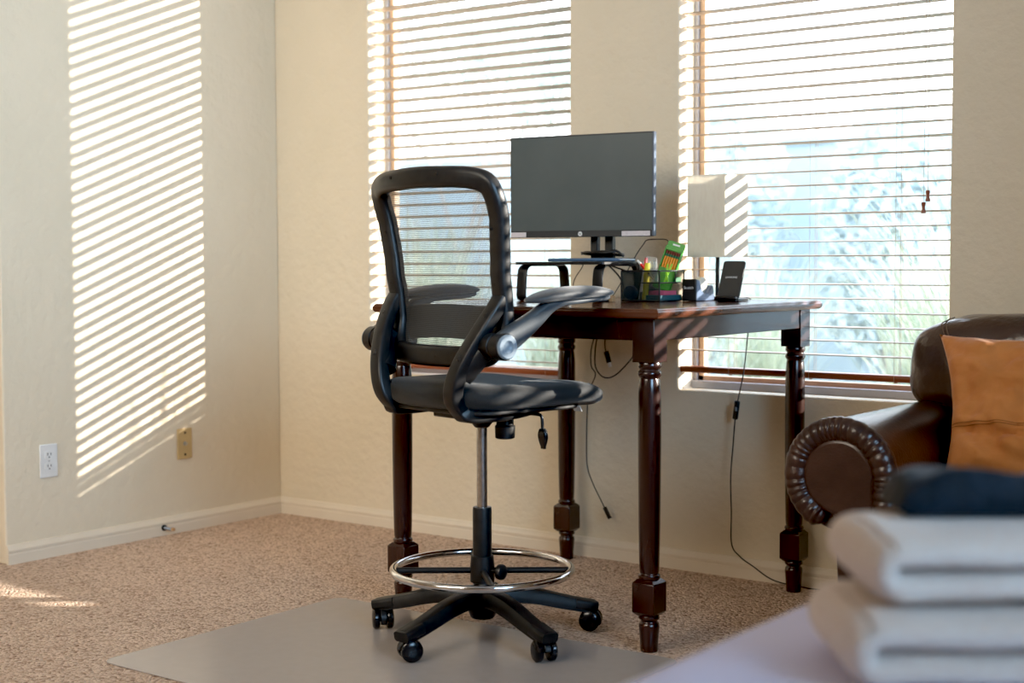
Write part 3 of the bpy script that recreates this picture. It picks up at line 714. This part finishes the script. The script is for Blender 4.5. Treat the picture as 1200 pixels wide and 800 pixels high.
# ------------------------------------------------------------------ wireless charger
wc = thing('wireless_charger', 'dark leaning wireless phone charger stand near the table edge', 'charger', (2.243, -.270, TT), math.radians(4))
lean = Matrix.Rotation(math.radians(-25), 4, 'X')
bm = bmesh.new(); prism(bm, [(a, b + .062) for a, b in rrect(.072, .124, .008, 4)], 1, 0, .009)
bmesh.ops.transform(bm, matrix=Matrix.Translation((0, -.030, .012)) @ lean, verts=bm.verts); sl = link('pad', bm, M['charger'], wc, bevel=.002)
text_mesh('SAMSUNG', .0085, M['white'], sl, Matrix.Translation((0, -.030, .012)) @ lean @ Vector((0, -.0006, .068)), (PI / 2 - math.radians(25), 0, 0), thick=.0003)
bm = bmesh.new(); prism(bm, [(a, b + .008) for a, b in rrect(.072, .092, .012, 4)], 2, .0005, .010); link('base', bm, M['blackgloss'], wc, bevel=.002)
bm = bmesh.new(); boxmm(bm, (-.034, -.048, .006), (.034, -.028, .018)); link('ledge', bm, M['blackgloss'], wc, bevel=.004)

# ------------------------------------------------------------------ lamp
LP = (2.122, -.138)
lp = thing('table_lamp', 'small table lamp with square off-white linen shade by the right window', 'lamp', (*LP, TT), math.radians(-3))
bm = bmesh.new(); S = .069; z0, z1 = .136, .394
def sq(h, z): return [bm.verts.new((sx * h, sy * h, z)) for sx, sy in ((-1, -1), (1, -1), (1, 1), (-1, 1))]
A, B, A2, B2 = sq(S, z0), sq(S, z1), sq(S - .0015, z0), sq(S - .0015, z1)
for k in range(4):
    j = (k + 1) % 4
    bm.faces.new((A[k], A[j], B[j], B[k])); bm.faces.new((A2[j], A2[k], B2[k], B2[j])); bm.faces.new((A[j], A[k], A2[k], A2[j])); bm.faces.new((B[k], B[j], B2[j], B2[k]))
link('shade', bm, M['shade'], lp, smooth=False)
bm = bmesh.new(); rod(bm, (0, 0, .01), (0, 0, .24), .0065); link('pole', bm, M['blackmet'], lp)
bm = bmesh.new(); prism(bm, rrect(.095, .095, .004, 3), 2, .0005, .012); link('base', bm, M['blackmet'], lp, bevel=.002)
bm = bmesh.new()
for q in ((S, 0), (-S, 0), (0, S), (0, -S)): rod(bm, (0, 0, .235), (q[0] * .98, q[1] * .98, .235), .0015, n=6)
link('shade_fitter', bm, M['blackmet'], lp)
bm = bmesh.new(); lathe(bm, [(.013, .22), (.013, .255), (.026, .285), (.030, .31), (.024, .335), (.010, .345)], 20); link('bulb', bm, M['white'], lp)
o_ = Vector((*LP, TT)); rz = Matrix.Rotation(math.radians(3), 4, 'Z')
cp = [(LP[0], LP[1] + .046, TT + .006), (2.150, -.055, TT + .0035), (2.172, -.020, TT + .004), (2.178, -.0155, TT - .02), (2.170, -.022, .80), (2.160, -.030, .68), (2.137, -.036, .555), (2.126, -.036, .44), (2.118, -.036, .334), (2.121, -.036, .22), (2.124, -.038, .115), (2.155, -.034, .075), (2.197, -.030, .050), (2.27, -.030, .014), (2.37, -.028, .0040), (2.46, -.03, .0035), (2.60, -.03, .0035)]
bm = bmesh.new(); tube(bm, [rz @ (Vector(p) - o_) for p in cp], .0022, 8, 8); pcd = link('power_cord', bm, M['cable'], lp)
bm = bmesh.new(); p = rz @ (Vector((2.137, -.036, .555)) - o_); box(bm, p, (.017, .014, .062), Matrix.Rotation(.14, 4, 'Y')); sw = link('inline_switch', bm, M['black'], pcd, bevel=.004)
bm = bmesh.new(); box(bm, p + Vector((.004, -.0075, .004)), (.006, .003, .012)); link('rocker', bm, M['capgrey'], sw)

# hanging usb cable
uc = cable('hanging_cable', 'long thin black cable dangling under the table with its plug near the wall',
      [(1.600, -.015, TT - .035), (1.590, -.032, .80), (1.572, -.036, .73), (1.573, -.036, .675), (1.590, -.036, .645), (1.560, -.036, .580), (1.556, -.036, .52), (1.553, -.036, .42), (1.556, -.036, .325), (1.580, -.036, .265), (1.610, -.036, .215), (1.632, -.036, .180)], .0021)
bm = bmesh.new(); sweep(bm, [(1.628, -.036, .187), (1.650, -.036, .150)], rrect(.014, .009, .003), up=(0, 1, 0)); link('plug', bm, M['cable'], uc)
uc2 = cable('looped_cable', 'black cable looping under the table from the wall side to the front leg',
      [(1.606, -.014, TT - .035), (1.598, -.03, .80), (1.588, -.034, .73), (1.590, -.036, .675), (1.620, -.040, .642), (1.665, -.05, .642), (1.72, -.07, .672), (1.80, -.10, .74), (1.86, -.12, .82), (1.88, -.13, .84)], .0024)
uc3 = cable('short_cable', 'short black cable end with a white tip hanging under the table', [(1.632, -.012, TT - .035), (1.628, -.03, .79), (1.628, -.034, .745), (1.634, -.034, .722)], .0022)
bm = bmesh.new(); sweep(bm, [(1.632, -.034, .728), (1.645, -.034, .690)], rrect(.017, .010, .003), up=(0, 1, 0)); link('plug', bm, M['cable'], uc3)
bm = bmesh.new(); sweep(bm, [(1.645, -.034, .690), (1.650, -.034, .675)], rrect(.012, .005, .001), up=(0, 1, 0)); link('connector', bm, M['white'], uc3)

# ------------------------------------------------------------------ sofa
SX0, SX1, AF = 2.762, 4.60, -.950
sf = thing('leather_sofa', 'dark brown leather sofa with rolled arms under the right window', 'sofa', (3.68, -.5, 0))
so = Vector((-3.68, .5, 0))
def S_(bm): bmesh.ops.translate(bm, vec=so, verts=bm.verts); return bm
def arm_profile(cx, cz, r, stem_l, stem_r, zb, s):
    pts = []
    a0 = math.pi + math.acos(min(1, -0.0)) if False else math.radians(270)
    pts.append((stem_l, zb))
    for k in range(0, 31):
        a = math.radians(262 - (262 - 0) * k / 30); pts.append((r * math.cos(a), cz + r * math.sin(a)))
    pts.append((stem_r, zb))
    return [(cx + s * x, z) for x, z in pts]
def sofa_arm(cx, s, detail):
    cz = .515
    arm = bpy.data.objects.new('arm', None); C.objects.link(arm); arm.parent = sf
    bm = bmesh.new(); prism(bm, arm_profile(cx, cz, .138, 0.0, .138, .05, s), 1, AF + .015, -.06); link('arm_body', S_(bm), M['leather'], arm, angle=40, bevel=.006)
    bm = bmesh.new(); prism(bm, arm_profile(cx, cz, .096, .012, .096, .06, s), 1, AF - .012, AF + .04); link('front_panel', S_(bm), M['leather'], arm, angle=40, bevel=.014, seg=4)
    n = 620 if detail else 160
    L_arc = math.radians(258) * .115; L_st = cz - .07; tot = L_arc + L_st
    path = []
    for k in range(n + 1):
        d = tot * k / n
        if d < L_arc:
            a = math.radians(250) - d / .115; path.append(Vector((cx + s * .115 * math.cos(a), AF + .004, cz + .115 * math.sin(a))))
        else: path.append(Vector((cx + s * .115, AF + .004, cz - (d - L_arc))))
    bm = bmesh.new()
    def pl(u):
        d = u * tot; w = abs(math.sin(d * 165 + 1.6 * math.sin(d * 23) + .9 * math.sin(d * 61)))
        e = min(1, u / .02)
        return ((1 + .05 * w) * (.4 + .6 * e), (1 + .13 * w) * (.4 + .6 * e))
    sweep(bm, path, [(.030 * math.cos(2 * PI * k / 18), .026 * math.sin(2 * PI * k / 18)) for k in range(18)], up=(0, -1, 0), scale=pl)
    link('gathered_trim', S_(bm), M['leather'], arm, angle=80)
sofa_arm(2.905, 1, True); sofa_arm(4.455, -1, False)
bm = bmesh.new(); boxmm(bm, (3.02, -.86, .06), (4.34, -.08, .30)); link('seat_base', S_(bm), M['leather'], sf, bevel=.02, seg=3)
bm = bmesh.new(); boxmm(bm, (2.90, -.19, .06), (4.46, -.045, .80)); link('back_panel', S_(bm), M['leather'], sf, bevel=.04, seg=4)
for k in range(4):
    bm = bmesh.new(); box(bm, (2.97 if k % 2 else 4.39, -.88 if k < 2 else -.12, .027), (.06, .06, .053)); link('foot', S_(bm), M['wood'], sf, bevel=.004)
def puff(x0, x1, y0, y1, z0, z1, e1=3.0, e2=3.0, nu=36, nv=20, wr=0.0, seed=0):
    """cushion: superellipsoid with light wrinkling"""
    bm = bmesh.new(); cx, cy, cz = (x0 + x1) / 2, (y0 + y1) / 2, (z0 + z1) / 2; ax, ay, az = (x1 - x0) / 2, (y1 - y0) / 2, (z1 - z0) / 2
    f = lambda v, e: math.copysign(abs(v) ** (2 / e), v)
    rings = []
    for j in range(1, nv):
        ph = -PI / 2 + PI * j / nv
        ring_ = []
        for i in range(nu):
            th = 2 * PI * i / nu
            p = Vector((ax * f(math.cos(ph), e1) * f(math.cos(th), e2), ay * f(math.cos(ph), e1) * f(math.sin(th), e2), az * f(math.sin(ph), e1)))
            if wr:
                q = noise.noise(Vector((p.x * 6 + seed, p.y * 6, p.z * 9))) + .5 * noise.noise(Vector((p.x * 15 + seed, p.y * 15, p.z * 12)))
                p += p.normalized() * wr * q
            ring_.append(bm.verts.new(p + Vector((cx, cy, cz))))
        rings.append(ring_)
    for A, B in zip(rings, rings[1:]):
        for k in range(nu): bm.faces.new((A[k], A[(k + 1) % nu], B[(k + 1) % nu], B[k]))
    t1 = bm.verts.new((cx, cy, cz - az)); t2 = bm.verts.new((cx, cy, cz + az))
    for k in range(nu): bm.faces.new((t1, rings[0][(k + 1) % nu], rings[0][k])); bm.faces.new((t2, rings[-1][k], rings[-1][(k + 1) % nu]))
    return bm
for k, (a, b) in enumerate(((3.045, 3.68), (3.68, 4.315))):
    link('seat_cushion', S_(puff(a, b, -.93, -.24, .28, .465, 5, 6, 48, 20, .004, k)), M['leather'], sf, subsurf=1)
for k, (a, b) in enumerate(((2.822, 3.685), (3.675, 4.54))):
    bc = link('back_cushion', S_(puff(a, b, -.395, -.07, .590, .895, 3.6, 4.5, 64, 28, .013, k * 7)), M['leather2'], sf, subsurf=1)
    if k == 0:
        for dd in (0, .012):
            bm = bmesh.new(); ax, ay, az = .4315, .1625, .1525; cx, cy, cz = 3.2535, -.2325, .7425; pts = []
            for q in range(15):
                u = q / 14; x = 2.925 + .085 * u + dd + .01 * u * u; z = .878 - .15 * u
                k1 = max(0.0, 1 - abs((z - cz) / az) ** 3.6) ** (1 / 3.6); 
                xx = abs((x - cx) / ax) / max(k1, .02)
                y = cy - ay * k1 * max(0.0, 1 - min(1, xx) ** 4.5) ** (1 / 4.5)
                pts.append((x, y - .002, z))
            tube(bm, pts, .0016, 6, 4); link('seam', S_(bm), M['thread'], bc)

# pillow
pw = thing('throw_pillow', 'rust tan square throw pillow leaning on the sofa back', 'pillow', (3.205, -.655, .468))
bm = bmesh.new(); NP = 44; g1, g2 = {}, {}
def pil(u, v, s):
    pinch = .10 * (1 - abs(v) ** 1.5) if True else 0
    X = .228 * u * (1 - .15 * (1 - v * v)) - .035 * (v - 1); Zc = .205 * v * (1 - .07 * (1 - u * u)) + .205
    th = .085 * ((1 - u ** 4) * (1 - v ** 4)) ** .55
    w = noise.noise(Vector((u * 2.4 + 3, v * 3.1, s))) * .020 + noise.noise(Vector((u * 4 + v * 5, v * 5 - u * 4, 5 + s))) * .013
    e = ((1 - u ** 2) * (1 - v ** 2))
    th += w * min(1, e * 4)
    if s < 0 and v < -.1:   # sag fold low on the front
        th -= .016 * math.exp(-((v + .42 + .10 * u) / .06) ** 2) * min(1, e * 3)
    return Vector((X, s * th, Zc))
tiltM = Matrix.Rotation(math.radians(-24), 4, 'X')
for i in range(NP + 1):
    for j in range(NP + 1):
        u, v = -1 + 2 * i / NP, -1 + 2 * j / NP
        g1[i, j] = bm.verts.new(tiltM @ pil(u, v, -1))
        g2[i, j] = g1[i, j] if i in (0, NP) or j in (0, NP) else bm.verts.new(tiltM @ pil(u, v, 1))
for i in range(NP):
    for j in range(NP):
        bm.faces.new((g1[i, j], g1[i + 1, j], g1[i + 1, j + 1], g1[i, j + 1])); bm.faces.new((g2[i, j], g2[i, j + 1], g2[i + 1, j + 1], g2[i + 1, j]))
link('cover', bm, M['pillow'], pw, angle=75)
for dv in (0, .03):
    bm = bmesh.new(); tube(bm, [tiltM @ (pil(-.96 + 1.92 * k / 24, -.30 + dv, -1) + Vector((0, -.0005, 0))) for k in range(25)], .0012, 6, 2); link('seam', bm, M['pillowseam'], pw)

# ------------------------------------------------------------------ bed, towels, navy throw
bd = thing('bed', 'bed with smooth lavender grey spread in the foreground', 'bed', (4.385, -3.40, 0))
bm = bmesh.new(); boxmm(bm, (-.80, -1.05, .10), (.80, 1.05, .32)); link('bed_base', bm, M['bedbase'], bd, bevel=.02)
for sx in (-1, 1):
    for sy in (-1, 1):
        bm = bmesh.new(); rod(bm, (sx * .7, sy * .95, .0), (sx * .7, sy * .95, .11), .03, n=16); link('leg', bm, M['wood'], bd)
bm = bmesh.new(); rows = []; NQ = 60
# spread: rounded block, its sides hanging to near the floor
for z, ins in ((.20, .0), (.35, .0), (.50, .002), (.555, .006), (.580, .014), (.594, .028), (.600, .050), (.602, .10), (.603, .25), (.603, .5)):
    w, l = .853 - ins, 1.12 - ins
    r = max(.02, .06 - ins * .5)
    row = []
    base = rrect(2 * w, 2 * l, r, 4)
    # densify
    pts = []
    for k in range(len(base)):
        p, q = Vector(base[k]), Vector(base[(k + 1) % len(base)]); m_ = 14 if (q - p).length > .3 else 1
        for i in range(m_): pts.append(p.lerp(q, i / m_))
    for p in pts:
        nz = noise.noise(Vector((p.x * 3, p.y * 3, z * 2))) * .006
        d = p.normalized() * nz if z < .59 else Vector((0, 0))
        row.append(bm.verts.new((p.x + d.x, p.y + d.y, z + (nz * .5 if z > .58 else 0))))
    rows.append(row)
for A, B in zip(rows, rows[1:]):
    n = len(A)
    for k in range(n): bm.faces.new((A[k], A[(k + 1) % n], B[(k + 1) % n], B[k]))
bm.faces.new(rows[-1])
link('bedspread', bm, M['sheet'], bd, angle=80)

def towel(name, label, loc, rz, Lx, Dy, th, seed):
    """folded bath towel: outer layer wrapped round two inner layers; the fold faces left"""
    t = bmesh.new(); h = th * .243
    R = th / 2 - h
    outer = [(Lx, h)] + [(x, h) for x in (Lx * .75, Lx * .5, Lx * .3, R + .02)]
    outer += [(R + h - (R) * math.sin(a) - 0.0, th / 2 - R * math.cos(a)) for a in [PI * k / 10 for k in range(1, 10)]]
    outer += [(x, th - h) for x in (R + .02, Lx * .3, Lx * .5, Lx * .75, Lx)]
    inner = [(2 * h + .005, th / 2 + .001), (R + .05, th / 2), (Lx * .5, th / 2), (Lx, th / 2)]
    NYs = 16
    for path, hh in ((outer, h),):
        pts = [Vector((p.x, p.y)) for p in spline([(a, b, 0) for a, b in path], 5)]
        n = len(pts); rows = []
        for j in range(NYs + 1):
            v = j / NYs; ee = max(.25, (1 - abs(2 * v - 1) ** 7)) ** .5; row = []
            L1, L2 = [], []
            for i, p in enumerate(pts):
                tg = (pts[min(i + 1, n - 1)] - pts[max(i - 1, 0)]).normalized(); nr = Vector((-tg.y, tg.x))
                w = .0035 * noise.noise(Vector((p.x * 14 + seed, p.y * 30, v * 4)))
                cap = 1 if 2 < i < n - 3 else (.55 if i in (0, n - 1) else .85)
                q = p + Vector((0, w))
                L1.append(q + nr * hh * ee * cap); L2.append(q - nr * hh * ee * cap)
            for q in L1 + L2[::-1]: row.append(t.verts.new((q.x, v * Dy + .004 * noise.noise(Vector((q.x * 20, q.y * 30, seed))), q.y)))
            rows.append(row)
        k_ = len(rows[0])
        for A, B in zip(rows, rows[1:]):
            for k in range(k_): t.faces.new((A[k], A[(k + 1) % k_], B[(k + 1) % k_], B[k]))
        for rw_, flip in ((rows[0], True), (rows[-1], False)):
            m_ = k_ // 2
            for i in range(m_ - 1):
                f = (rw_[i], rw_[i + 1], rw_[k_ - 2 - i], rw_[k_ - 1 - i]); t.faces.new(f)
    zmin = min(v.co.z for v in t.verts); bmesh.ops.translate(t, vec=(0, 0, -zmin), verts=t.verts)
    o = link(name, t, M['terry'], angle=80, subsurf=1); o.location = loc; o.rotation_euler = (0, 0, rz)
    return tag(o, label, 'towel', 'folded cream towels')
CAM = Vector((4.3661, -4.23, 1.0367)); Fh = Vector((-.599, .801, 0)); Rh = Vector((.801, .599, 0))
RZ_ = math.radians(36.8)
p0 = CAM + Fh * 1.42 + Rh * .332; p1 = CAM + Fh * 1.45 + Rh * .362
towel('folded_towel', 'lower folded cream towel lying on the lavender bedspread', (p0.x, p0.y, .6055), RZ_, .42, .23, .072, 1)
towel('folded_towel', 'upper folded cream towel, on top of the other towel', (p1.x, p1.y, .6835), RZ_ + .02, .42, .22, .068, 9)
p2 = CAM + Fh * 1.57 + Rh * .422
bm = bmesh.new(); rows = []
NXn, NYn = 40, 20
gt, gb = {}, {}
for i in range(NXn + 1):
    for j in range(NYn + 1):
        u, v = i / NXn, j / NYn; x, y = .36 * u, .10 * v
        e = max(0, (1 - abs(2 * u - 1) ** 10) * (1 - abs(2 * v - 1) ** 8)) ** .5
        zt = .006 + .036 * e + e * (.012 * noise.noise(Vector((u * 5, v * 3, 2))) + .006 * math.sin(u * 9 + v * 2))
        gt[i, j] = bm.verts.new((x, y, zt))
        gb[i, j] = gt[i, j] if i in (0, NXn) or j in (0, NYn) else bm.verts.new((x, y, 0))
for i in range(NXn):
    for j in range(NYn):
        bm.faces.new((gt[i, j], gt[i + 1, j], gt[i + 1, j + 1], gt[i, j + 1]))
        q = (gb[i, j], gb[i, j + 1], gb[i + 1, j + 1], gb[i + 1, j])
        if len(set(q)) == 4:
            try: bm.faces.new(q)
            except ValueError: pass
o = link('folded_garment', bm, M['navy'], angle=80); o.location = (p2.x, p2.y, .7575); o.rotation_euler = (0, 0, RZ_)
tag(o, 'dark navy folded garment on top of the towel stack', 'clothing')

# ------------------------------------------------------------------ garden outside
bm = bmesh.new(); boxmm(bm, (-14, TH + .02, -.25), (16, 14, -.15)); struct(link('garden_ground', bm, M['ground'], smooth=False))
bm = bmesh.new(); boxmm(bm, (-14, 8.0, -.15), (16, 8.2, 2.1)); boxmm(bm, (-14, 7.96, 2.1), (16, 8.24, 2.17))
tag(link('garden_wall', bm, M['stucco'], smooth=False), 'pale blue grey garden wall seen beyond the blinds', 'garden wall')
def grass(x, y, h, n, seed, label):
    r = random.Random(seed); bm = bmesh.new()
    for k in range(n):
        a = r.uniform(0, 2 * PI); le = r.uniform(.08, .42) * h; hh = h * r.uniform(.6, 1.05); w = r.uniform(.004, .011)
        b0 = Vector((r.gauss(0, .08), r.gauss(0, .08), 0)); d = Vector((math.cos(a), math.sin(a), 0)); sd = Vector((-d.y, d.x, 0))
        pv = None
        for i in range(7):
            u = i / 6; p = b0 + d * le * u ** 1.8 + Vector((0, 0, hh * (u - .28 * u ** 3 * (le / h) * 1.3)))
            ww = w * (1 - .85 * u)
            q = (bm.verts.new(p + sd * ww), bm.verts.new(p - sd * ww))
            if pv: bm.faces.new((pv[0], pv[1], q[1], q[0]))
            pv = q
    o = link('grass_clump', bm, M['grass']); o.location = (x, y, -.151)
    return tag(o, label, 'ornamental grass', 'ornamental grasses in the garden')
for k, (x, y, h, n) in enumerate(((2.5, 1.5, 1.75, 460), (.85, 1.6, 1.5, 300), (1.65, 2.95, 1.55, 300), (-.55, 1.55, 1.55, 360), (-1.95, 2.1, 1.5, 360), (-.75, 3.1, 1.6, 320), (.45, 3.5, 1.4, 300), (-2.2, 3.7, 1.6, 320))):
    vis = 'right' if x > .5 else 'left'
    grass(x, y, h, n, 50 + k, 'arching pale ornamental grass outside, seen through the blind slats of the %s window' % vis)
def tree(x, y, h, seed, label):
    r = random.Random(seed); t = thing('garden_tree', label, 'tree', (x, y, -.151))
    bm = bmesh.new(); tips = []
    def grow(p, d, L, rad, dep):
        q = p + d * L; rod(bm, p, q, rad, rad * .7, 7)
        if dep == 0: tips.append(q); return
        for k in range(3):
            e = (d + Vector((r.uniform(-.8, .8), r.uniform(-.8, .8), r.uniform(-.15, .5)))).normalized(); grow(q, e, L * r.uniform(.62, .82), rad * .62, dep - 1)
    grow(Vector((0, 0, 0)), Vector((0, 0, 1)), h * .34, .032, 4)
    link('trunk', bm, M['bark'], t)
    bm = bmesh.new()
    for tp in tips:
        for k in range(44):
            c = tp + Vector((r.gauss(0, .24), r.gauss(0, .24), r.gauss(0, .22))); a = Vector((r.uniform(-1, 1), r.uniform(-1, 1), r.uniform(-1, 1))).normalized(); b = a.orthogonal().normalized()
            s1, s2 = r.uniform(.03, .06), r.uniform(.010, .02)
            bm.faces.new([bm.verts.new(c + a * s1), bm.verts.new(c + b * s2), bm.verts.new(c - a * s1), bm.verts.new(c - b * s2)])
    link('foliage', bm, M['leaf'], t, smooth=False)
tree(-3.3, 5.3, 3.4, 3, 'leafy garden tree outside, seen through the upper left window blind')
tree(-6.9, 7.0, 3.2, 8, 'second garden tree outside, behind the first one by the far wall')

def bush(x, y, rx, h, seed, label):
    r = random.Random(seed); t = thing('garden_bush', label, 'bush', (x, y, -.151))
    bm = bmesh.new()
    for k in range(6):
        a = r.uniform(0, 2 * PI); rod(bm, (0, 0, 0), (math.cos(a) * rx * .5, math.sin(a) * rx * .4, h * .7), .015, .006, 6)
    link('stems', bm, M['bark'], t)
    bm = bmesh.new()
    for k in range(2600):
        d = Vector((r.gauss(0, 1), r.gauss(0, 1), r.gauss(0, 1))).normalized() * r.uniform(.35, 1) ** .5
        lump = 1 + .22 * noise.noise(d * 2.6 + Vector((seed, 0, 0)))
        c = Vector((d.x * rx * lump, d.y * rx * .7 * lump, h * .55 + d.z * h * .46 * lump)); a = Vector((r.uniform(-1, 1), r.uniform(-1, 1), r.uniform(-1, 1))).normalized(); b = a.orthogonal().normalized()
        s1, s2 = r.uniform(.05, .10), r.uniform(.025, .045)
        bm.faces.new([bm.verts.new(c + a * s1), bm.verts.new(c + b * s2), bm.verts.new(c - a * s1), bm.verts.new(c - b * s2)])
    link('foliage', bm, M['hazyleaf'], t, smooth=False)
bush(-1.75, 6.7, .75, 2.75, 21, 'bush outside with bluish haze in its leaf colour, behind the lamp side of the right window')
bush(-.15, 6.9, .62, 2.45, 33, 'rounded bush outside with haze in its leaf colour, behind the tassels of the right window blind')
# ------------------------------------------------------------------ light
w = bpy.data.worlds.new('sky'); bpy.context.scene.world = w; w.use_nodes = True
N = w.node_tree.nodes; Lk = w.node_tree.links; bg = N['Background']
tc = N.new('ShaderNodeTexCoord'); sp = N.new('ShaderNodeSeparateXYZ'); r = N.new('ShaderNodeValToRGB')
Lk.new(tc.outputs['Generated'], sp.inputs[0]); Lk.new(sp.outputs['Z'], r.inputs['Fac'])
e = r.color_ramp.elements; e[0].position = .0; e[0].color = (.95, .97, 1, 1); e[1].position = .6; e[1].color = (.60, .77, 1, 1)
k = e.new(.16); k.color = (.86, .93, 1, 1)
Lk.new(r.outputs['Color'], bg.inputs['Color']); bg.inputs['Strength'].default_value = 4.0
def lamp(name, kind, energy, color, loc, direction, **kw):
    l = bpy.data.lights.new(name, kind); l.energy = energy; l.color = color
    for a, b in kw.items(): setattr(l, a, b)
    o = bpy.data.objects.new(name, l); C.objects.link(o); o.location = loc
    o.rotation_euler = Vector(direction).to_track_quat('-Z', 'Y').to_euler(); return o
lamp('sun', 'SUN', 9.5, (1, .93, .82), (8, 6, 4), (-1, -.802, -.325), angle=.009)
lamp('room_fill', 'AREA', 44, (1, .91, .77), (1.5, -4.9, 2.75), (-.32, .9, -.34), shape='RECTANGLE', size=2.6, size_y=1.4, spread=math.radians(120))
lamp('side_daylight', 'AREA', 24, (.42, .70, 1), (5.7, -3.0, 2.0), (-5.7, 1.75, -.35), shape='RECTANGLE', size=1.6, size_y=1.5, spread=math.radians(75))

# ------------------------------------------------------------------ camera
cd = bpy.data.cameras.new('camera'); co = bpy.data.objects.new('camera', cd); C.objects.link(co)
cd.sensor_width = 36; cd.lens = 1702.24 / 1200 * 36; cd.clip_start = .05
F = Vector((-.59803513, .79960732, -.05460872)); R = Vector((.80090048, .59878936, -.00311785)); U = Vector((-.03020607, .04560073, .99850296))
m = Matrix(((R.x, U.x, -F.x, 4.3661), (R.y, U.y, -F.y, -4.23), (R.z, U.z, -F.z, 1.0367), (0, 0, 0, 1)))
co.matrix_world = m
cd.dof.use_dof = True; cd.dof.focus_distance = 4.05; cd.dof.aperture_fstop = 2.5
sc = bpy.context.scene; sc.camera = co
sc.view_settings.view_transform = 'Standard'; sc.view_settings.look = 'None'; sc.view_settings.exposure = .60
sc.view_settings.use_curve_mapping = True
sc.view_settings.curve_mapping.black_level = (.007, .007, .007)
sc.view_settings.curve_mapping.update()
sc.cycles.use_denoising = True
sc.cycles.transparent_max_bounces = 16; sc.cycles.max_bounces = 10; sc.cycles.diffuse_bounces = 5
